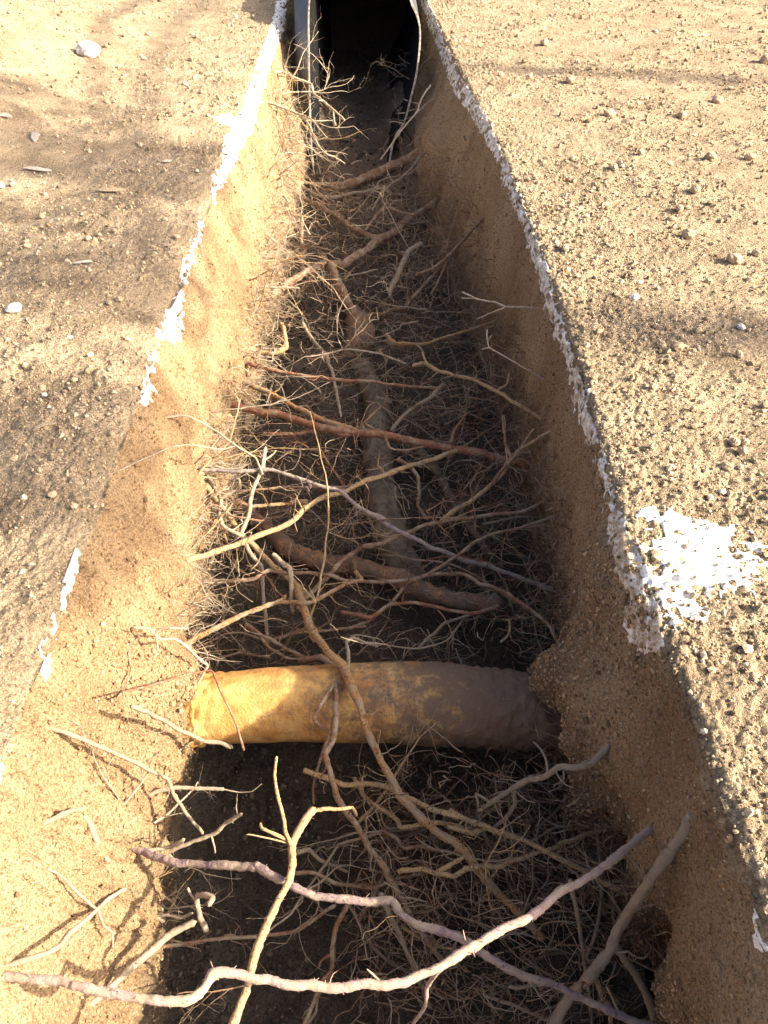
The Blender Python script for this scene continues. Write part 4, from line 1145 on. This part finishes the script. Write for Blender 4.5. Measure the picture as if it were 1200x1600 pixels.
CLODS = [lump_mesh('soil_clod', s, M_CRUMB, .7, .38) for s in range(6)]
def place(me, name, p, r, lab, cat, grp=None, sink=.3):
    o = bpy.data.objects.new(name, me)
    COL.objects.link(o)
    o.location = (float(p[0]), float(p[1]), float(p[2]) + r * (1 - sink) * .7)
    o.scale = (r, r, r)
    o.rotation_euler = (RNG.uniform(-.4, .4), RNG.uniform(-.4, .4), RNG.uniform(0, 6.28))
    return tag(o, lab, cat, grp)
def clod_lab(p, look='brown'):
    w = 'by the paint blotch' if p[1] < 1.25 else ('midway along the sunny bank' if p[1] < 2.6 else 'far up the sunny bank')
    return f'{look} soil clod lying ' + w + (', near the rim' if p[0] < .8 else ', far from the rim')
G1 = 'clods on the bank beside the shaded wall'
for (x, yy, w) in [(952, 182, 14), (1150, 695, 18), (1145, 410, 20), (1090, 520, 12), (1195, 100, 16), (1035, 545, 14), (958, 265, 12), (1048, 345, 11), (1110, 250, 14), (1170, 250, 13), (890, 130, 11), (850, 70, 10),
                   (1060, 330, 12), (1085, 300, 13), (1000, 240, 10), (1075, 370, 16), (935, 520, 12), (1058, 545, 16), (1020, 605, 11), (1155, 555, 12), (1065, 185, 11), (1180, 400, 12), (1120, 160, 12), (990, 110, 9)]:
    place(CLODS[int(RNG.integers(6))], 'soil_clod', ground_point(x, yy), w / 2 / FPX * at_z(x, yy, 0)[1] * 1.25, clod_lab(at_z(x, yy, 0), 'dark edged'), 'soil clod', G1)
for _ in range(56):
    x, yy = RNG.uniform(700, 1195), RNG.uniform(20, 1500)
    if x < 660 + .38 * yy + 30 or (980 < x and 790 < yy < 1020): continue
    p = ground_point(x, yy)
    place(CLODS[int(RNG.integers(6))], 'soil_clod', p, RNG.uniform(.0045, .010) * (1 + .15 * p[1]), clod_lab(p), 'soil clod', G1)
G2 = 'clods on the bank above the sunlit wall'
for _ in range(44):
    x, yy = RNG.uniform(0, 380), RNG.uniform(20, 800)
    if x > 430 - .32 * yy - 20: continue
    p = ground_point(x, yy)
    place(CLODS[int(RNG.integers(6))], 'soil_clod', p, RNG.uniform(.004, .009) * (1 + .15 * p[1]), 'brown soil clod on the dappled bank, ' + ('near the white dashes' if p[1] < 1.6 else 'level with the ragged streak' if p[1] < 2.7 else 'up by the mound'), 'soil clod', G2)
m_white, nt, b = new_mat('chalky_stone')
nt.links.new(ramp(nt, noise(nt, pos(nt), 120, 3), [(.3, (.38, .35, .31)), (.7, (.60, .57, .52))]), b.inputs['Base Color'])
WST = [lump_mesh('white_stone', 20 + s, m_white, .6, .3) for s in range(3)]
for (x, yy, w, lab) in [(140, 88, 34, 'large chalky white stone on the sunlit bank in front of the mound'), (990, 468, 16, 'small grey white pebble near the middle of the bank beside the shaded wall'),
                        (1158, 515, 14, 'pale grey pebble in the faint shadow band at the picture edge'), (1130, 770, 12, 'pale pebble just above the speckled paint blotch'),
                        (70, 620, 10, 'tiny white pebble on the bank beside the dappled shade'), (110, 530, 9, 'tiny white pebble below the long shadow band'), (20, 487, 22, 'bluish white stone half buried at the picture edge')]:
    p = ground_point(x, yy)
    place(WST[int(RNG.integers(3))], 'white_stone', p, w / 2 / FPX * np.linalg.norm(p - CAM), lab, 'stone', None, .5)

def chip_mesh(l, w, t, seed):
    n = 7
    V, Fq = [], []
    for k in range(n):
        u = k / (n - 1)
        ww = w * math.sin(math.pi * (.08 + .84 * u)) * RNG.uniform(.8, 1.1) / 2
        c_ = .12 * l * math.sin(u * 3 + seed)
        h = .04 * l * math.sin(u * math.pi)
        V += [(u * l - l / 2, c_ - ww, h), (u * l - l / 2, c_ + ww, h), (u * l - l / 2, c_ + ww, h + t), (u * l - l / 2, c_ - ww, h + t)]
    for k in range(n - 1):
        a, b_ = k * 4, k * 4 + 4
        Fq += [(a, a + 1, b_ + 1, b_), (a + 1, a + 2, b_ + 2, b_ + 1), (a + 2, a + 3, b_ + 3, b_ + 2), (a + 3, a, b_, b_ + 3)]
    Fq += [(3, 2, 1, 0), (n * 4 - 4, n * 4 - 3, n * 4 - 2, n * 4 - 1)]
    return V, Fq
m_chip, nt, b = new_mat('bleached_wood')
nt.links.new(ramp(nt, noise(nt, pos(nt), 150, 3), [(.3, (.30, .26, .20)), (.7, (.50, .45, .38))]), b.inputs['Base Color'])
m_leaf, nt, b = new_mat('dry_leaf')
nt.links.new(ramp(nt, noise(nt, pos(nt), 150, 3), [(.3, (.18, .13, .08)), (.7, (.34, .27, .18))]), b.inputs['Base Color'])
for k, (x, yy, l, w, rot, mt, nm, lab) in enumerate([
        (5, 183, 22, 7, .1, m_chip, 'wood_chip', 'pale wood chip on the mound at the picture edge'), (55, 218, 30, 9, -1.0, m_chip, 'wood_chip', 'slanted pale wood chip on the mound'),
        (60, 268, 34, 8, .35, m_chip, 'wood_chip', 'longest pale wood chip, lying level on the mound foot'), (4, 290, 18, 9, -.8, m_chip, 'wood_chip', 'pale wood chip below the others at the picture edge'),
        (172, 298, 40, 9, 0.0, m_leaf, 'dry_leaf', 'curled dry brown leaf in the long shadow band'), (130, 412, 26, 5, .1, m_chip, 'wood_chip', 'thin white wood sliver in the middle shade of the bank'),
        (262, 256, 12, 5, .6, m_chip, 'wood_chip', 'tiny white chip in the shadow band by the rim'), (72, 672, 34, 5, .9, m_leaf, 'twig', 'short brown twig lying in the shade of the bank')]):
    p = ground_point(x, yy)
    s = np.linalg.norm(p - CAM) / FPX
    V, Fq = chip_mesh(l * s, w * s * 1.3, .002, k)
    me = bpy.data.meshes.new(nm); me.from_pydata(V, [], Fq); me.materials.append(mt)
    o = bpy.data.objects.new(nm, me); COL.objects.link(o)
    o.location = (float(p[0]), float(p[1]), float(p[2]) + .006); o.rotation_euler = (.15, .1, rot)
    tag(o, lab, nm.replace('_', ' '))

# ---------------------------------------------------------------- the trees beyond the bank that dapple it with shade
m_tb, nt, b = new_mat('tree_bark')
nt.links.new(ramp(nt, noise(nt, pos(nt), 12, 4), [(.3, (.10, .075, .05)), (.7, (.22, .17, .12))]), b.inputs['Base Color'])
m_lf, nt, b = new_mat('tree_leaves')
nt.links.new(ramp(nt, noise(nt, pos(nt), 9, 3), [(.3, (.04, .07, .02)), (.7, (.09, .12, .04))]), b.inputs['Base Color'])

def tree(base, height, r, limbs, sprays, label):
    """Trunk, limbs through given points, leaf sprays around given points (centre, spread, count)."""
    root_ = bpy.data.objects.new('shade_tree', None)
    root_.location = base
    COL.objects.link(root_)
    tag(root_, label, 'tree', 'trees beside the trench')
    b0 = np.array(base)
    mb_ = MB()
    Pt = wander((0, 0, -.2), (0, 0, 1), height + .2, .25, .03, (0, 0, .1), 0)
    mb_.tube(Pt, np.linspace(r, r * .3, len(Pt)), 12)
    mb_.build('trunk', m_tb, root_)
    for pts, rr in limbs:
        q = np.array(pts) - b0
        k = np.argmin(np.abs(Pt[:, 2] - (height - .9)))
        C = np.concatenate([[Pt[k]], q])
        Pl = catmull(C, .12)
        m2 = MB(); m2.tube(Pl, np.linspace(rr * 1.3, rr * .5, len(Pl)), 8); m2.build('limb', m_tb, root_)
    V, Q = [], []
    for c_, sp, n in sprays:
        c_ = np.array(c_) - b0
        for _ in range(int(n * 1.9)):
            p = c_ + RNG.normal(0, 1, 3) * sp
            a = RNG.normal(0, 1, 3); a /= np.linalg.norm(a)
            w = np.cross(a, RNG.normal(0, 1, 3)); w /= np.linalg.norm(w)
            l_ = RNG.uniform(.05, .10)
            k = len(V)
            V += [p - a * l_, p + w * l_ * .45, p + a * l_, p - w * l_ * .45]
            Q.append((k, k + 1, k + 2, k + 3))
    if Q:
        cr = mesh_obj('crown', np.array(V), np.array(Q), m_lf, root_)
        cr['kind'] = 'stuff'
def up(px, py, D, z=0.0):
    return at_z(px, py, z) + S_DIR * D
DT = 10.0
band1 = [up(420, 285, DT), up(330, 270, DT), up(200, 272, DT), up(110, 255, DT), up(30, 215, DT), up(-60, 170, DT)]
band2 = [up(360, 455, DT), up(260, 440, DT), up(120, 440, DT), up(0, 425, DT)]
band3 = [up(330, 690, DT), up(240, 700, DT), up(120, 700, DT), up(-20, 700, DT)]
wallb = [up(360, 400, DT, -.12), up(335, 470, DT, -.10), up(320, 560, DT, -.12), up(300, 660, DT, -.16), up(255, 770, DT, -.12)]
right_sprays = [(up(x, y_, DT), (.22, .06, .08), 16) for x, y_ in ((900, 505), (1040, 515), (1180, 530), (780, 108), (960, 118), (1140, 128))]
tree((10.3, 7.2, 0), 7.6, .16, [(band1[::-1] if False else [up(150, 40, DT + .6)] + band1[2:], .03), ([up(260, 60, DT + .6), up(200, 440, DT)] + band2[2:], .03)],
     [(p, (.20, .12, .12), 46) for p in band1[2:]] + [(up(255, 275, DT), (.08, .12, .05), 24)] + [(up(240, 245, DT), (.16, .10, .12), 40)] + [(p, (.2, .16, .14), 40) for p in band2[2:]]
     + [(up(190, 435, DT), (.08, .13, .05), 26), (up(60, 350, DT), (.25, .2, .15), 34), (up(170, 330, DT), (.2, .12, .12), 18)] + right_sprays,
     'leafy tree standing beyond the sunlit bank, shading the mound')
tree((10.3, -4.6, 0), 7.4, .15, [([up(60, 1000, DT + .4)] + band3[::-1][:3], .03)],
     [(p, (.18, .10, .08), 44) for p in band3[2:]] + [(up(205, 715, DT), (.07, .13, .04), 36), (up(120, 735, DT), (.2, .06, .06), 22), (up(240, 800, DT), (.03, .10, .04), 16)]
     + [(p, (.03, .07, .05), 7) for p in (wallb[1], wallb[3], wallb[4])],
     'leafy tree standing beyond the sunlit bank, nearer the camera')
